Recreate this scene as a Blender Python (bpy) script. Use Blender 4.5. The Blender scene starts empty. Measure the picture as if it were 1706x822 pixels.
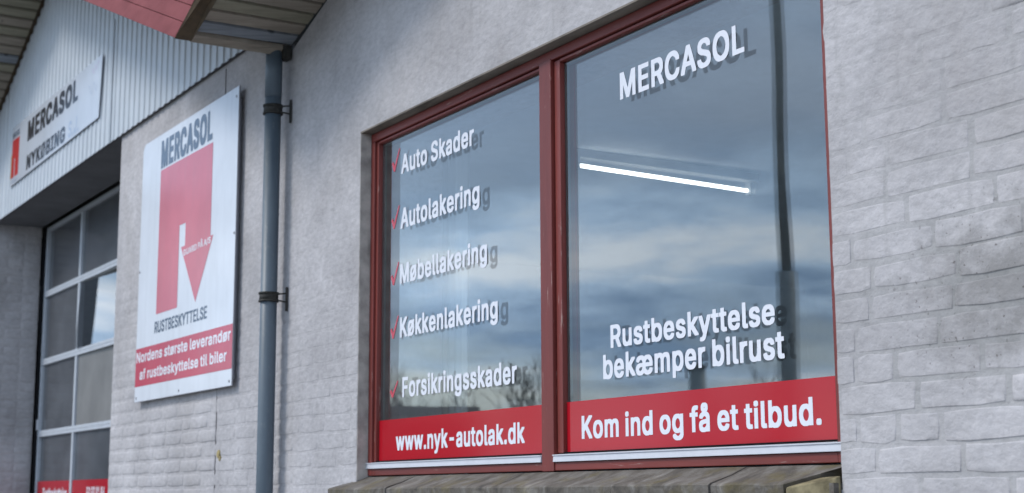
import bpy, bmesh, math, random, json
from mathutils import Vector, Matrix, noise
R = math.radians
random.seed(7)
sc = bpy.context.scene
col = sc.collection
EYE = 1.6            # camera height; heights below are given from the eye level and lifted by EYE
# ------------------------------------------------------------------ camera
cd = bpy.data.cameras.new('camera'); cam = bpy.data.objects.new('camera', cd); col.objects.link(cam)
cd.sensor_width = 36; cd.lens = 2470.1 / 1706 * 36; cd.clip_start = 0.05; cd.clip_end = 2000
rx = Vector((0.51756239, 0.85563398, -0.00443496)); ux = Vector((0.14280715, -0.08126949, 0.98640833)); fx = Vector((-0.84364405, 0.5111612, 0.16425268))
cam.matrix_world = Matrix(((rx.x, ux.x, -fx.x, 0), (rx.y, ux.y, -fx.y, -2.36), (rx.z, ux.z, -fx.z, EYE), (0, 0, 0, 1)))
cd.dof.use_dof = True; cd.dof.focus_distance = 4.0; cd.dof.aperture_fstop = 5.0
sc.camera = cam
# ------------------------------------------------------------------ world
w = bpy.data.worlds.new("World"); sc.world = w; w.use_nodes = True
nt = w.node_tree; N = nt.nodes; L = nt.links
bg = N['Background']; bg.inputs['Strength'].default_value = 0.10
sky = N.new('ShaderNodeTexSky'); sky.sky_type = 'NISHITA'; sky.sun_disc = False
SUN_EL, SUN_AZ = R(44), R(203)   # azimuth clockwise from +Y
sky.sun_elevation = SUN_EL; sky.sun_rotation = SUN_AZ; sky.dust_density = 1.5; sky.ozone_density = 2.0
tc = N.new('ShaderNodeTexCoord')
def wmath(op, a, b=None, c=None):
    n = N.new('ShaderNodeMath'); n.operation = op
    for i, v in enumerate((a, b, c)):
        if v is None: continue
        if isinstance(v, (int, float)): n.inputs[i].default_value = v
        else: L.new(v, n.inputs[i])
    return n.outputs[0]
sep = N.new('ShaderNodeSeparateXYZ'); L.new(tc.outputs['Generated'], sep.inputs[0])
zz = wmath('ADD', wmath('ABSOLUTE', sep.outputs[2]), 0.10)
cmb = N.new('ShaderNodeCombineXYZ')
L.new(wmath('DIVIDE', sep.outputs[0], zz), cmb.inputs[0]); L.new(wmath('DIVIDE', sep.outputs[1], zz), cmb.inputs[1])
def wnoise(scale, detail, rough, loc=(0, 0, 0), sc_=(1, 1, 1)):
    m = N.new('ShaderNodeMapping'); m.inputs['Location'].default_value = loc; m.inputs['Scale'].default_value = sc_
    L.new(cmb.outputs[0], m.inputs[0])
    n = N.new('ShaderNodeTexNoise'); n.inputs['Scale'].default_value = scale; n.inputs['Detail'].default_value = detail
    n.inputs['Roughness'].default_value = rough; n.inputs['Distortion'].default_value = .3
    L.new(m.outputs[0], n.inputs[0]); return n.outputs[0]
cover = N.new('ShaderNodeValToRGB'); L.new(wnoise(.55, 5, .5, (3.1, 1.7, 0)), cover.inputs[0])
cover.color_ramp.elements[0].position = .40; cover.color_ramp.elements[0].color = (.25, .25, .25, 1)
cover.color_ramp.elements[1].position = .52; cover.color_ramp.elements[1].color = (1, 1, 1, 1)
tone = N.new('ShaderNodeValToRGB'); 
band = N.new('ShaderNodeValToRGB'); L.new(wmath('ADD', sep.outputs[2], wmath('MULTIPLY', wmath('SUBTRACT', wnoise(.35, 3, .5, (1.4, 7.7, 5)), .5), .09)), band.inputs[0])
for q, (p_, v_) in enumerate(((.06, .56), (.085, .51), (.110, .40), (.150, .60), (.185, .50), (.215, .41), (.30, .46), (.50, .52))):
    el_ = band.color_ramp.elements[q] if q < 2 else band.color_ramp.elements.new(p_)
    el_.position = p_; el_.color = (v_, v_, v_, 1)
L.new(wmath('ADD', wmath('ADD', band.outputs[0], wmath('MULTIPLY', wmath('SUBTRACT', wnoise(2.6, 7, .62, (2.4, 8.2, 1)), .5), .55)), wmath('MULTIPLY', wmath('SUBTRACT', wnoise(.8, 6, .55, (9.4, 5.2, 2)), .5), .85)), tone.inputs[0])
e = tone.color_ramp.elements; e[0].position = .34; e[0].color = (3.6, 5.4, 8.2, 1); e[1].position = .64; e[1].color = (12.2, 13.4, 15.0, 1)
x_ = tone.color_ramp.elements.new(.5); x_.color = (7.0, 9.4, 12.6, 1)
mx = N.new('ShaderNodeMix'); mx.data_type = 'RGBA'
L.new(cover.outputs[0], mx.inputs['Factor']); L.new(sky.outputs[0], mx.inputs[6]); L.new(tone.outputs[0], mx.inputs[7])
L.new(mx.outputs[2], bg.inputs['Color'])
# ------------------------------------------------------------------ sun (thin overcast)
sl = bpy.data.lights.new('sun', 'SUN'); sl.energy = 1.5; sl.angle = R(14); sl.color = (1, .96, .9)
sun = bpy.data.objects.new('sun', sl); col.objects.link(sun)
sd = Vector((math.sin(SUN_AZ) * math.cos(SUN_EL), math.cos(SUN_AZ) * math.cos(SUN_EL), math.sin(SUN_EL)))
sun.rotation_euler = sd.to_track_quat('Z', 'Y').to_euler()
sc.view_settings.view_transform = 'Standard'; sc.view_settings.look = 'None'; sc.view_settings.gamma = 1
sc.view_settings.exposure = 0.38
sc.cycles.max_bounces = 8; sc.cycles.transparent_max_bounces = 16

# ------------------------------------------------------------------ material helpers
class MT:
    def __init__(s, name, color=(.5, .5, .5), rough=.6, spec=.5, metal=0):
        s.m = bpy.data.materials.new(name); s.m.use_nodes = True; s.nt = s.m.node_tree; s.n = s.nt.nodes; s.l = s.nt.links
        s.p = s.n['Principled BSDF']; s.p.inputs['Base Color'].default_value = (*color, 1); s.p.inputs['Roughness'].default_value = rough
        s.p.inputs['Specular IOR Level'].default_value = spec; s.p.inputs['Metallic'].default_value = metal
        s._pos = None
    def pos(s):
        if s._pos is None:
            s._pos = s.n.new('ShaderNodeNewGeometry').outputs['Position']
        return s._pos
    def obj(s): return s.n.new('ShaderNodeTexCoord').outputs['Object']
    def noise(s, scale, detail=4, rough=.55, vec=None, st=(1, 1, 1), dist=0):
        v = vec or s.pos()
        m = s.n.new('ShaderNodeMapping'); m.inputs['Scale'].default_value = st; s.l.new(v, m.inputs[0])
        t = s.n.new('ShaderNodeTexNoise'); t.inputs['Scale'].default_value = scale; t.inputs['Detail'].default_value = detail
        t.inputs['Roughness'].default_value = rough; t.inputs['Distortion'].default_value = dist
        s.l.new(m.outputs[0], t.inputs[0]); return t.outputs[0]
    def ramp(s, v, stops):
        r = s.n.new('ShaderNodeValToRGB'); s.l.new(v, r.inputs[0]); el = r.color_ramp.elements
        while len(el) < len(stops): el.new(.5)
        for k, (p, c) in enumerate(stops):
            el[k].position = p; el[k].color = (c, c, c, 1) if isinstance(c, (int, float)) else (*c, 1)
        return r.outputs[0]
    def mix(s, f, a, b, mode='MIX'):
        n = s.n.new('ShaderNodeMix'); n.data_type = 'RGBA'; n.blend_type = mode
        for i, v in ((0, f), (6, a), (7, b)):
            if isinstance(v, (int, float)): n.inputs[i].default_value = v
            elif isinstance(v, tuple): n.inputs[i].default_value = (*v, 1)
            else: s.l.new(v, n.inputs[i])
        return n.outputs[2]
    def math(s, op, a, b=0., c=None):
        n = s.n.new('ShaderNodeMath'); n.operation = op
        for i, v in enumerate((a, b, c)):
            if v is None: continue
            if isinstance(v, (int, float)): n.inputs[i].default_value = v
            else: s.l.new(v, n.inputs[i])
        return n.outputs[0]
    def col(s, v): s.l.new(v, s.p.inputs['Base Color']); return s
    def rough(s, v): s.l.new(v, s.p.inputs['Roughness']); return s
    def bump(s, v, strength=.3, dist=.002, prev=None):
        b = s.n.new('ShaderNodeBump'); b.inputs['Strength'].default_value = strength; b.inputs['Distance'].default_value = dist
        s.l.new(v, b.inputs['Height'])
        if prev: s.l.new(prev, b.inputs['Normal'])
        s.l.new(b.outputs[0], s.p.inputs['Normal']); return b.outputs[0]
    def blob(s, c, r):
        """1 at the point c falling to 0 at the radii r"""
        m = s.n.new('ShaderNodeMapping'); m.vector_type = 'POINT'
        m.inputs['Scale'].default_value = tuple(1 / k for k in r); m.inputs['Location'].default_value = tuple(-a / k for a, k in zip(c, r))
        s.l.new(s.pos(), m.inputs[0]); g = s.n.new('ShaderNodeVectorMath'); g.operation = 'LENGTH'; s.l.new(m.outputs[0], g.inputs[0])
        n = s.math('SUBTRACT', 1.0, g.outputs['Value']); n2 = s.math('MAXIMUM', n, 0.0); return n2

def limewash(name, joint=False):
    dark = 1.0
    t = MT(name, rough=.9, spec=.25)
    a = t.ramp(t.noise(2.2, 5, .6), [(.35, (.41 * dark, .392 * dark, .402 * dark)), (.68, (.572 * dark, .549 * dark, .563 * dark))])
    # streaky brushwork of the wash
    b = t.ramp(t.noise(26, 6, .65, st=(1, 1, 2.2)), [(.30, .80), (.62, 1.0)])
    c = t.mix(1, a, b, 'MULTIPLY')
    sp = t.ramp(t.noise(170, 3, .6), [(.24, .55), (.36, 1.0)])
    c = t.mix(.55, c, t.mix(1, c, sp, 'MULTIPLY'))
    # warm grime patches
    g = t.ramp(t.noise(1.3, 6, .62, st=(1.4, 1, .8)), [(.50, 0.0), (.72, .38)])
    c = t.mix(g, c, (.33, .30, .285))
    # the worn, mossy patch right of the window where the wash has gone
    bl = t.math('MULTIPLY', t.blob((-1.95, 0, EYE + .40), (.50, 1, .28)), 1.0)
    n1 = t.noise(14, 7, .7)
    f = t.math('ADD', bl, t.math('MULTIPLY', t.math('SUBTRACT', n1, .5), 1.6))
    f = t.ramp(t.math('MULTIPLY', f, t.math('GREATER_THAN', bl, .001)), [(.30, 0.0), (.85, .8)])
    c = t.mix(f, c, (.235, .225, .22))
    # drips of thick wash and thin grey runs
    rn = t.ramp(t.noise(30, 4, .6, st=(1, 1, .10)), [(.56, 0.0), (.74, .30)])
    c = t.mix(rn, c, (.30, .29, .285))
    # dark pits
    p = t.ramp(t.noise(95, 2, .5), [(.66, 0.0), (.71, 1.0)])
    p = t.math('MULTIPLY', p, t.math('ADD', t.math('MULTIPLY', t.ramp(bl, [(.05, 0.0), (.5, 1.0)]), .7), .06))
    c = t.mix(p, c, (.10, .085, .08))
    if joint:                                     # bare, greyer mortar where the wash has worn out of the joints
        bj = t.math('ADD', t.blob((-1.9, 0, EYE + .35), (1.1, 1, .95)), t.math('MULTIPLY', t.math('SUBTRACT', t.noise(5, 4, .6), .5), 1.2))
        c = t.mix(t.ramp(bj, [(.15, .0), (.75, .5)]), c, (.29, .29, .285))
    t.col(c)
    h = t.bump(t.noise(200, 3, .6), .18, .0015)
    h2 = t.bump(t.noise(42, 6, .62, st=(1, 1, 1.6), dist=.6), .30, .006, h)
    t.bump(t.noise(13, 4, .55), .7, .014, h2)
    return t

M = {}
M['brick'] = limewash('limewashed_brick').m
_t = limewash('limewashed_mortar', True); M['mortar'] = _t.m
def plain(name, color, rough=.6, spec=.5, metal=0, var=.15, nscale=20, bump=.15, bscale=120, st=(1, 1, 1)):
    t = MT(name, color, rough, spec, metal)
    lo = tuple(c * (1 - var) for c in color); hi = tuple(min(1, c * (1 + var)) for c in color)
    t.col(t.ramp(t.noise(nscale, 5, .6, st=st), [(.3, lo), (.7, hi)]))
    if bump: t.bump(t.noise(bscale, 4, .6, st=st), bump, .002)
    return t
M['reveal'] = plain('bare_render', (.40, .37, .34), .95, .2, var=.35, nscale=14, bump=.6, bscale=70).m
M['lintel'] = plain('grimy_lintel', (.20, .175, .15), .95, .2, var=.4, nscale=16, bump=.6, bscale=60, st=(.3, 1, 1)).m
def painted_wood(name, color, worn=(.45, .32, .28), amount=.1, grain=(1, 30, 1), rough=.45):
    t = MT(name, color, rough, .5)
    lo = tuple(c * .72 for c in color); hi = tuple(min(1, c * 1.25) for c in color)
    c = t.ramp(t.noise(9, 6, .65, st=grain), [(.3, lo), (.7, hi)])
    f = t.ramp(t.noise(60, 5, .7, st=grain), [(.62, 0.0), (.70, amount * 6)])
    t.col(t.mix(f, c, worn)); t.bump(t.noise(90, 4, .6, st=grain), .35, .0015)
    return t
M['red_v'] = painted_wood('red_window_paint_upright', (.19, .034, .027), grain=(1, 1, .12)).m
M['red_h'] = painted_wood('red_window_paint_level', (.19, .034, .027), grain=(.12, 1, 1)).m
def fascia_mat():
    t = MT('weathered_red_board', (.38, .09, .09), .75, .3)
    c = t.ramp(t.noise(6, 6, .65, st=(.5, 1, 2)), [(.3, (.19, .040, .044)), (.7, (.30, .078, .082))])
    k = t.ramp(t.noise(9, 2, .4, st=(.55, 1, 1)), [(.70, 0.0), (.76, .85)])
    t.col(t.mix(k, c, (.14, .03, .035))); t.bump(t.noise(50, 5, .6, st=(.15, 1, 1)), .4, .002); return t.m
M['fascia'] = fascia_mat()
def board(name, color):
    t = MT(name, color, .85, .2)
    lo = tuple(c * .68 for c in color); hi = tuple(c * 1.2 for c in color)
    c = t.ramp(t.noise(16, 7, .7, st=(2.4, .16, 1)), [(.3, lo), (.7, hi)])
    k = t.ramp(t.noise(13, 2, .4, st=(1, .8, 1)), [(.71, 0.0), (.76, .8)])
    t.col(t.mix(k, c, tuple(x * .3 for x in color))); t.bump(t.noise(60, 5, .6, st=(3, .12, 1)), .4, .002); return t.m
M['board_a'] = board('grey_brown_board', (.32, .275, .225)); M['board_b'] = board('blue_grey_board', (.25, .27, .30)); M['board_c'] = board('olive_board', (.29, .265, .20))
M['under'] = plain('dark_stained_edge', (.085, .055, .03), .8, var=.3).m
M['roofing'] = plain('grey_fibre_cement', (.13, .13, .13), .9, var=.2).m
M['cladding'] = plain('white_coated_steel', (.54, .575, .62), .42, .5, var=.06, nscale=3, bump=.05).m
M['flash'] = plain('dark_flashing', (.05, .045, .05), .6).m
M['soffit_dark'] = plain('grey_door_lintel', (.15, .15, .16), .9, .2, var=.12, nscale=6).m

_p = MT('blue_grey_pipe', rough=.45)
_c = _p.ramp(_p.noise(9, 5, .6, st=(1, 1, .35)), [(.3, (.075, .10, .125)), (.7, (.115, .148, .18))])
_p.col(_p.mix(_p.ramp(_p.noise(38, 5, .7, st=(1, 1, .5)), [(.60, 0.0), (.72, .5)]), _c, (.22, .23, .235))); M['pipe'] = _p.m
M['clamp'] = plain('rusty_black_iron', (.030, .028, .024), .7, .4, var=.5, nscale=60).m
M['alu'] = plain('white_aluminium', (.60, .61, .66), .35, .5, var=.05).m
M['alu_dull'] = plain('dull_door_frame', (.50, .53, .58), .4, .5, var=.08).m
M['rubber'] = MT('black_gasket', (.012, .012, .014), .95, .05).m
M['spacer'] = MT('glazing_spacer', (.07, .085, .085), .4).m
M['crack'] = MT('joint_filler', (.16, .155, .155), .9).m
M['stain'] = plain('yellow_filler', (.34, .27, .13), .9, var=.3).m
def vinyl(name, color, rough=.12, spec=.5):
    t = MT(name, color, rough, spec); t.bump(t.noise(4, 2, .5), .05, .004); return t.m
M['v_red'] = vinyl('red_vinyl', (.43, .008, .018), .10, .38); 
def film(name, color, rough, spec):                     # printed film: grey back, shade of the letter ghosts put into its colour
    t = MT(name, color, rough, spec); g = t.n.new('ShaderNodeNewGeometry')
    t.col(t.mix(g.outputs['Backfacing'], color, (.17, .19, .22))); return t.m
M['v_white'] = film('white_vinyl', (.74, .75, .81), .3, .4); M['v_tick'] = vinyl('faded_red_vinyl', (.55, .05, .08), .2)
def signmat(name, color, var=.07, rough=.16):
    t = MT(name, color, rough, .55)
    lo = tuple(c * (1 - var) for c in color); hi = tuple(min(.95, c * (1 + var)) for c in color)
    c = t.ramp(t.noise(2.5, 5, .6), [(.3, lo), (.7, hi)])
    st = t.ramp(t.noise(22, 5, .6, st=(1, 1, .12)), [(.46, 0.0), (.85, .24)])       # rain streaks and dust
    t.col(t.mix(st, c, tuple(.45 * k + .12 for k in color))); t.bump(t.noise(2.2, 2, .5), .12, .01); return t.m
M['s_white'] = signmat('sign_white', (.70, .73, .79)); M['s_grey'] = signmat('dulled_sign_white', (.56, .59, .65)); M['s_pink'] = signmat('sun_faded_red_print', (.62, .165, .21), .10)  # pink print: faded red with sky reflection mixed into its colour
M['s_red'] = signmat('sign_red_print', (.52, .055, .095), .1); M['s_ink'] = signmat('slate_ink', (.10, .135, .19)); M['s_black'] = signmat('black_ink', (.018, .018, .024))
M['s_pale'] = signmat('faded_pale_print', (.42, .48, .60)); M['s_edge'] = MT('sign_edge', (.30, .30, .33), .6).m; M['s_redb'] = signmat('strong_red_print', (.55, .03, .03)); M['s_yel'] = signmat('yellow_print', (.6, .35, .08))
M['s_lilac'] = signmat('faded_lilac_print', (.60, .52, .68)); M['s_ltwhite'] = signmat('sign_print_white', (.78, .76, .82))
M['slate'] = None
def slate():
    t = MT('weathered_slate', (.2, .2, .19), .85, .3)
    n = t.noise(16, 7, .68, st=(1, .5, 1), dist=.6)
    c = t.ramp(n, [(.28, (.045, .042, .04)), (.46, (.115, .10, .085)), (.60, (.175, .16, .145)), (.78, (.32, .29, .25))])
    mo = t.ramp(t.noise(9, 5, .6), [(.52, 0.0), (.66, .6)])
    c = t.mix(mo, c, (.13, .105, .045)); t.col(c)
    b = t.bump(t.noise(120, 4, .6), .5, .002); t.bump(t.noise(22, 5, .6, st=(1, .6, 1)), .9, .008, b); return t.m
M['slate'] = slate()
M['moss'] = plain('mossy_stone', (.24, .20, .12), .95, .2, var=.5, nscale=25, bump=.8, bscale=60).m
def glass_mat(name, tint=(.93, .96, .96), boost=1.0, rough=0.0):
    m = bpy.data.materials.new(name); m.use_nodes = True; nt = m.node_tree; n = nt.nodes; l = nt.links
    n.remove(n['Principled BSDF']); out = n['Material Output']
    ge = n.new('ShaderNodeNewGeometry'); dt = n.new('ShaderNodeVectorMath'); dt.operation = 'DOT_PRODUCT'
    l.new(ge.outputs['Normal'], dt.inputs[0]); l.new(ge.outputs['Incoming'], dt.inputs[1])
    def mm(op, x, y=0.):
        q = n.new('ShaderNodeMath'); q.operation = op
        for i, v in ((0, x), (1, y)):
            if isinstance(v, (int, float)): q.inputs[i].default_value = v
            else: l.new(v, q.inputs[i])
        return q
    # Schlick's reflectance, the same from both sides of the pane
    fr = mm('ADD', mm('MULTIPLY', mm('POWER', mm('SUBTRACT', 1.0, mm('ABSOLUTE', dt.outputs['Value']).outputs[0]).outputs[0], 5.0).outputs[0], .957).outputs[0], .043)
    a = n.new('ShaderNodeMath'); a.operation = 'ADD'; a.inputs[1].default_value = 1; l.new(fr.outputs[0], a.inputs[0])
    d = n.new('ShaderNodeMath'); d.operation = 'DIVIDE'; l.new(fr.outputs[0], d.inputs[0]); l.new(a.outputs[0], d.inputs[1])
    k = n.new('ShaderNodeMath'); k.operation = 'MULTIPLY'; k.inputs[1].default_value = 2 * boost; k.use_clamp = True; l.new(d.outputs[0], k.inputs[0])
    tr = n.new('ShaderNodeBsdfTransparent'); tr.inputs[0].default_value = (*tint, 1)
    gl = n.new('ShaderNodeBsdfGlossy'); gl.inputs['Roughness'].default_value = rough; gl.inputs[0].default_value = (.97, .99, 1, 1)
    g = n.new('ShaderNodeNewGeometry'); t = n.new('ShaderNodeTexNoise'); t.inputs['Scale'].default_value = 1.6; t.inputs['Detail'].default_value = 1
    l.new(g.outputs['Position'], t.inputs[0]); b = n.new('ShaderNodeBump'); b.inputs['Strength'].default_value = .10; b.inputs['Distance'].default_value = .01
    l.new(t.outputs[0], b.inputs['Height']); l.new(b.outputs[0], gl.inputs['Normal'])
    mx = n.new('ShaderNodeMixShader'); l.new(k.outputs[0], mx.inputs[0]); l.new(tr.outputs[0], mx.inputs[1]); l.new(gl.outputs[0], mx.inputs[2])
    l.new(mx.outputs[0], out.inputs[0]); return m
M['glass'] = glass_mat('window_glass', boost=1.35); M['glass_in'] = glass_mat('coated_inner_glass', boost=1.9)  # reflections of both panes boosted, the inner more for the letter ghosts
def clear_mat():
    m = bpy.data.materials.new('clear_back_face'); m.use_nodes = True; n = m.node_tree.nodes; n.remove(n['Principled BSDF'])
    t = n.new('ShaderNodeBsdfTransparent'); m.node_tree.links.new(t.outputs[0], n['Material Output'].inputs[0]); return m
M['clear'] = clear_mat()
M['acryl'] = plain('dusty_acrylic', (.085, .09, .10), .14, .9, var=.3, nscale=4, bump=0).m; M['acryl_new'] = glass_mat('newer_door_acrylic', tint=(.6, .6, .6), boost=1.3)  # second acrylic: reflection boosted so one pane shows the sky
M['hazy'] = plain('hazed_acrylic', (.19, .185, .18), .35, .4, var=.2, nscale=3, bump=0).m  # warm grey colour stands in for what this pane reflects
M['garage'] = plain('garage_paint', (.35, .34, .33), .9, .2, var=.2, bump=0).m
M['room'] = plain('room_paint', (.50, .54, .58), .9, .2, var=.05, bump=0).m
M['curtain'] = plain('pale_curtain', (.62, .63, .64), .9, .2, var=.08, nscale=6, st=(1, 1, .1)).m
M['lampbody'] = MT('lamp_grey', (.22, .23, .23), .4).m
def emis(name, c, s):
    m = bpy.data.materials.new(name); m.use_nodes = True; p = m.node_tree.nodes['Principled BSDF']
    p.inputs['Emission Color'].default_value = (*c, 1); p.inputs['Emission Strength'].default_value = s; p.inputs['Base Color'].default_value = (.8, .8, .8, 1); return m
M['tube'] = emis('lit_tube', (1, .97, .92), 3.5)
M['asphalt'] = plain('forecourt_concrete', (.20, .197, .19), .9, .3, var=.3, nscale=8, bump=.5, bscale=200).m
M['grass'] = plain('winter_grass', (.09, .10, .045), .95, .1, var=.4, nscale=2).m
M['bark'] = plain('bare_bark', (.07, .06, .05), .95, .2, var=.3).m
M['mast'] = plain('dull_green_mast', (.30, .33, .33), .6, .4, var=.2).m
M['tile'] = plain('dark_roof_tile', (.06, .055, .055), .8, var=.2).m
M['hwall'] = plain('house_brick', (.22, .16, .12), .9, var=.2).m
M['hallwall'] = plain('hall_panel', (.13, .13, .145), .7, var=.15).m
M['pane_dark'] = MT('dark_house_glass', (.02, .025, .03), .08).m

# ------------------------------------------------------------------ object helpers
def tag(o, label=None, cat=None, group=None, kind=None):
    if label: o['label'] = label
    if cat: o['category'] = cat
    if group: o['group'] = group
    if kind: o['kind'] = kind
    return o
def empty(name, loc=(0, 0, 0), parent=None):
    o = bpy.data.objects.new(name, None); o.empty_display_size = .2; col.objects.link(o); o.location = loc
    if parent: o.parent = parent
    return o
class MB:
    def __init__(s): s.b = bmesh.new()
    def box(s, x0, x1, y0, y1, z0, z1):
        v = [s.b.verts.new((x, y, z)) for x in (x0, x1) for y in (y0, y1) for z in (z0, z1)]
        for f in ((0, 1, 3, 2), (4, 6, 7, 5), (0, 4, 5, 1), (2, 3, 7, 6), (0, 2, 6, 4), (1, 5, 7, 3)): s.b.faces.new([v[i] for i in f])
        return s
    def prism(s, pts, y0, y1):                    # pts: (x, z) counter-clockwise seen from -Y
        a = [s.b.verts.new((x, y0, z)) for x, z in pts]; c = [s.b.verts.new((x, y1, z)) for x, z in pts]
        s.b.faces.new(a); s.b.faces.new(c[::-1]); n = len(pts)
        for i in range(n): s.b.faces.new((a[i], c[i], c[(i + 1) % n], a[(i + 1) % n]))
        return s
    def hexa(s, p):                               # 8 points: bottom ring 4, top ring 4
        v = [s.b.verts.new(q) for q in p]
        for f in ((3, 2, 1, 0), (4, 5, 6, 7), (0, 1, 5, 4), (1, 2, 6, 5), (2, 3, 7, 6), (3, 0, 4, 7)): s.b.faces.new([v[i] for i in f])
        return s
    def tube(s, p, q, r0, r1=None, n=16, caps=True):
        r1 = r0 if r1 is None else r1; p = Vector(p); q = Vector(q); d = (q - p).normalized()
        a = d.orthogonal().normalized(); b = d.cross(a)
        A = [s.b.verts.new(p + (a * math.cos(t) + b * math.sin(t)) * r0) for t in [2 * math.pi * k / n for k in range(n)]]
        B = [s.b.verts.new(q + (a * math.cos(t) + b * math.sin(t)) * r1) for t in [2 * math.pi * k / n for k in range(n)]]
        for k in range(n):
            f = s.b.faces.new((A[k], A[(k + 1) % n], B[(k + 1) % n], B[k])); f.smooth = True
        if caps: s.b.faces.new(A[::-1]); s.b.faces.new(B)
        return s
    def build(s, name, mat, parent=None, bevel=0, segs=2, recalc=True):
        if recalc: bmesh.ops.recalc_face_normals(s.b, faces=s.b.faces)
        me = bpy.data.meshes.new(name); s.b.to_mesh(me); s.b.free()
        for m_ in (mat if isinstance(mat, (list, tuple)) else [mat]): me.materials.append(m_)
        o = bpy.data.objects.new(name, me); col.objects.link(o)
        if parent: o.parent = parent
        if bevel:
            md = o.modifiers.new('bevel', 'BEVEL'); md.width = bevel; md.segments = segs; md.limit_method = 'ANGLE'; md.angle_limit = R(50)
        return o
def box(name, mat, parent, x0, x1, y0, y1, z0, z1, bevel=0):
    return MB().box(x0, x1, y0, y1, z0 + EYE, z1 + EYE).build(name, mat, parent, bevel)

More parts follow.
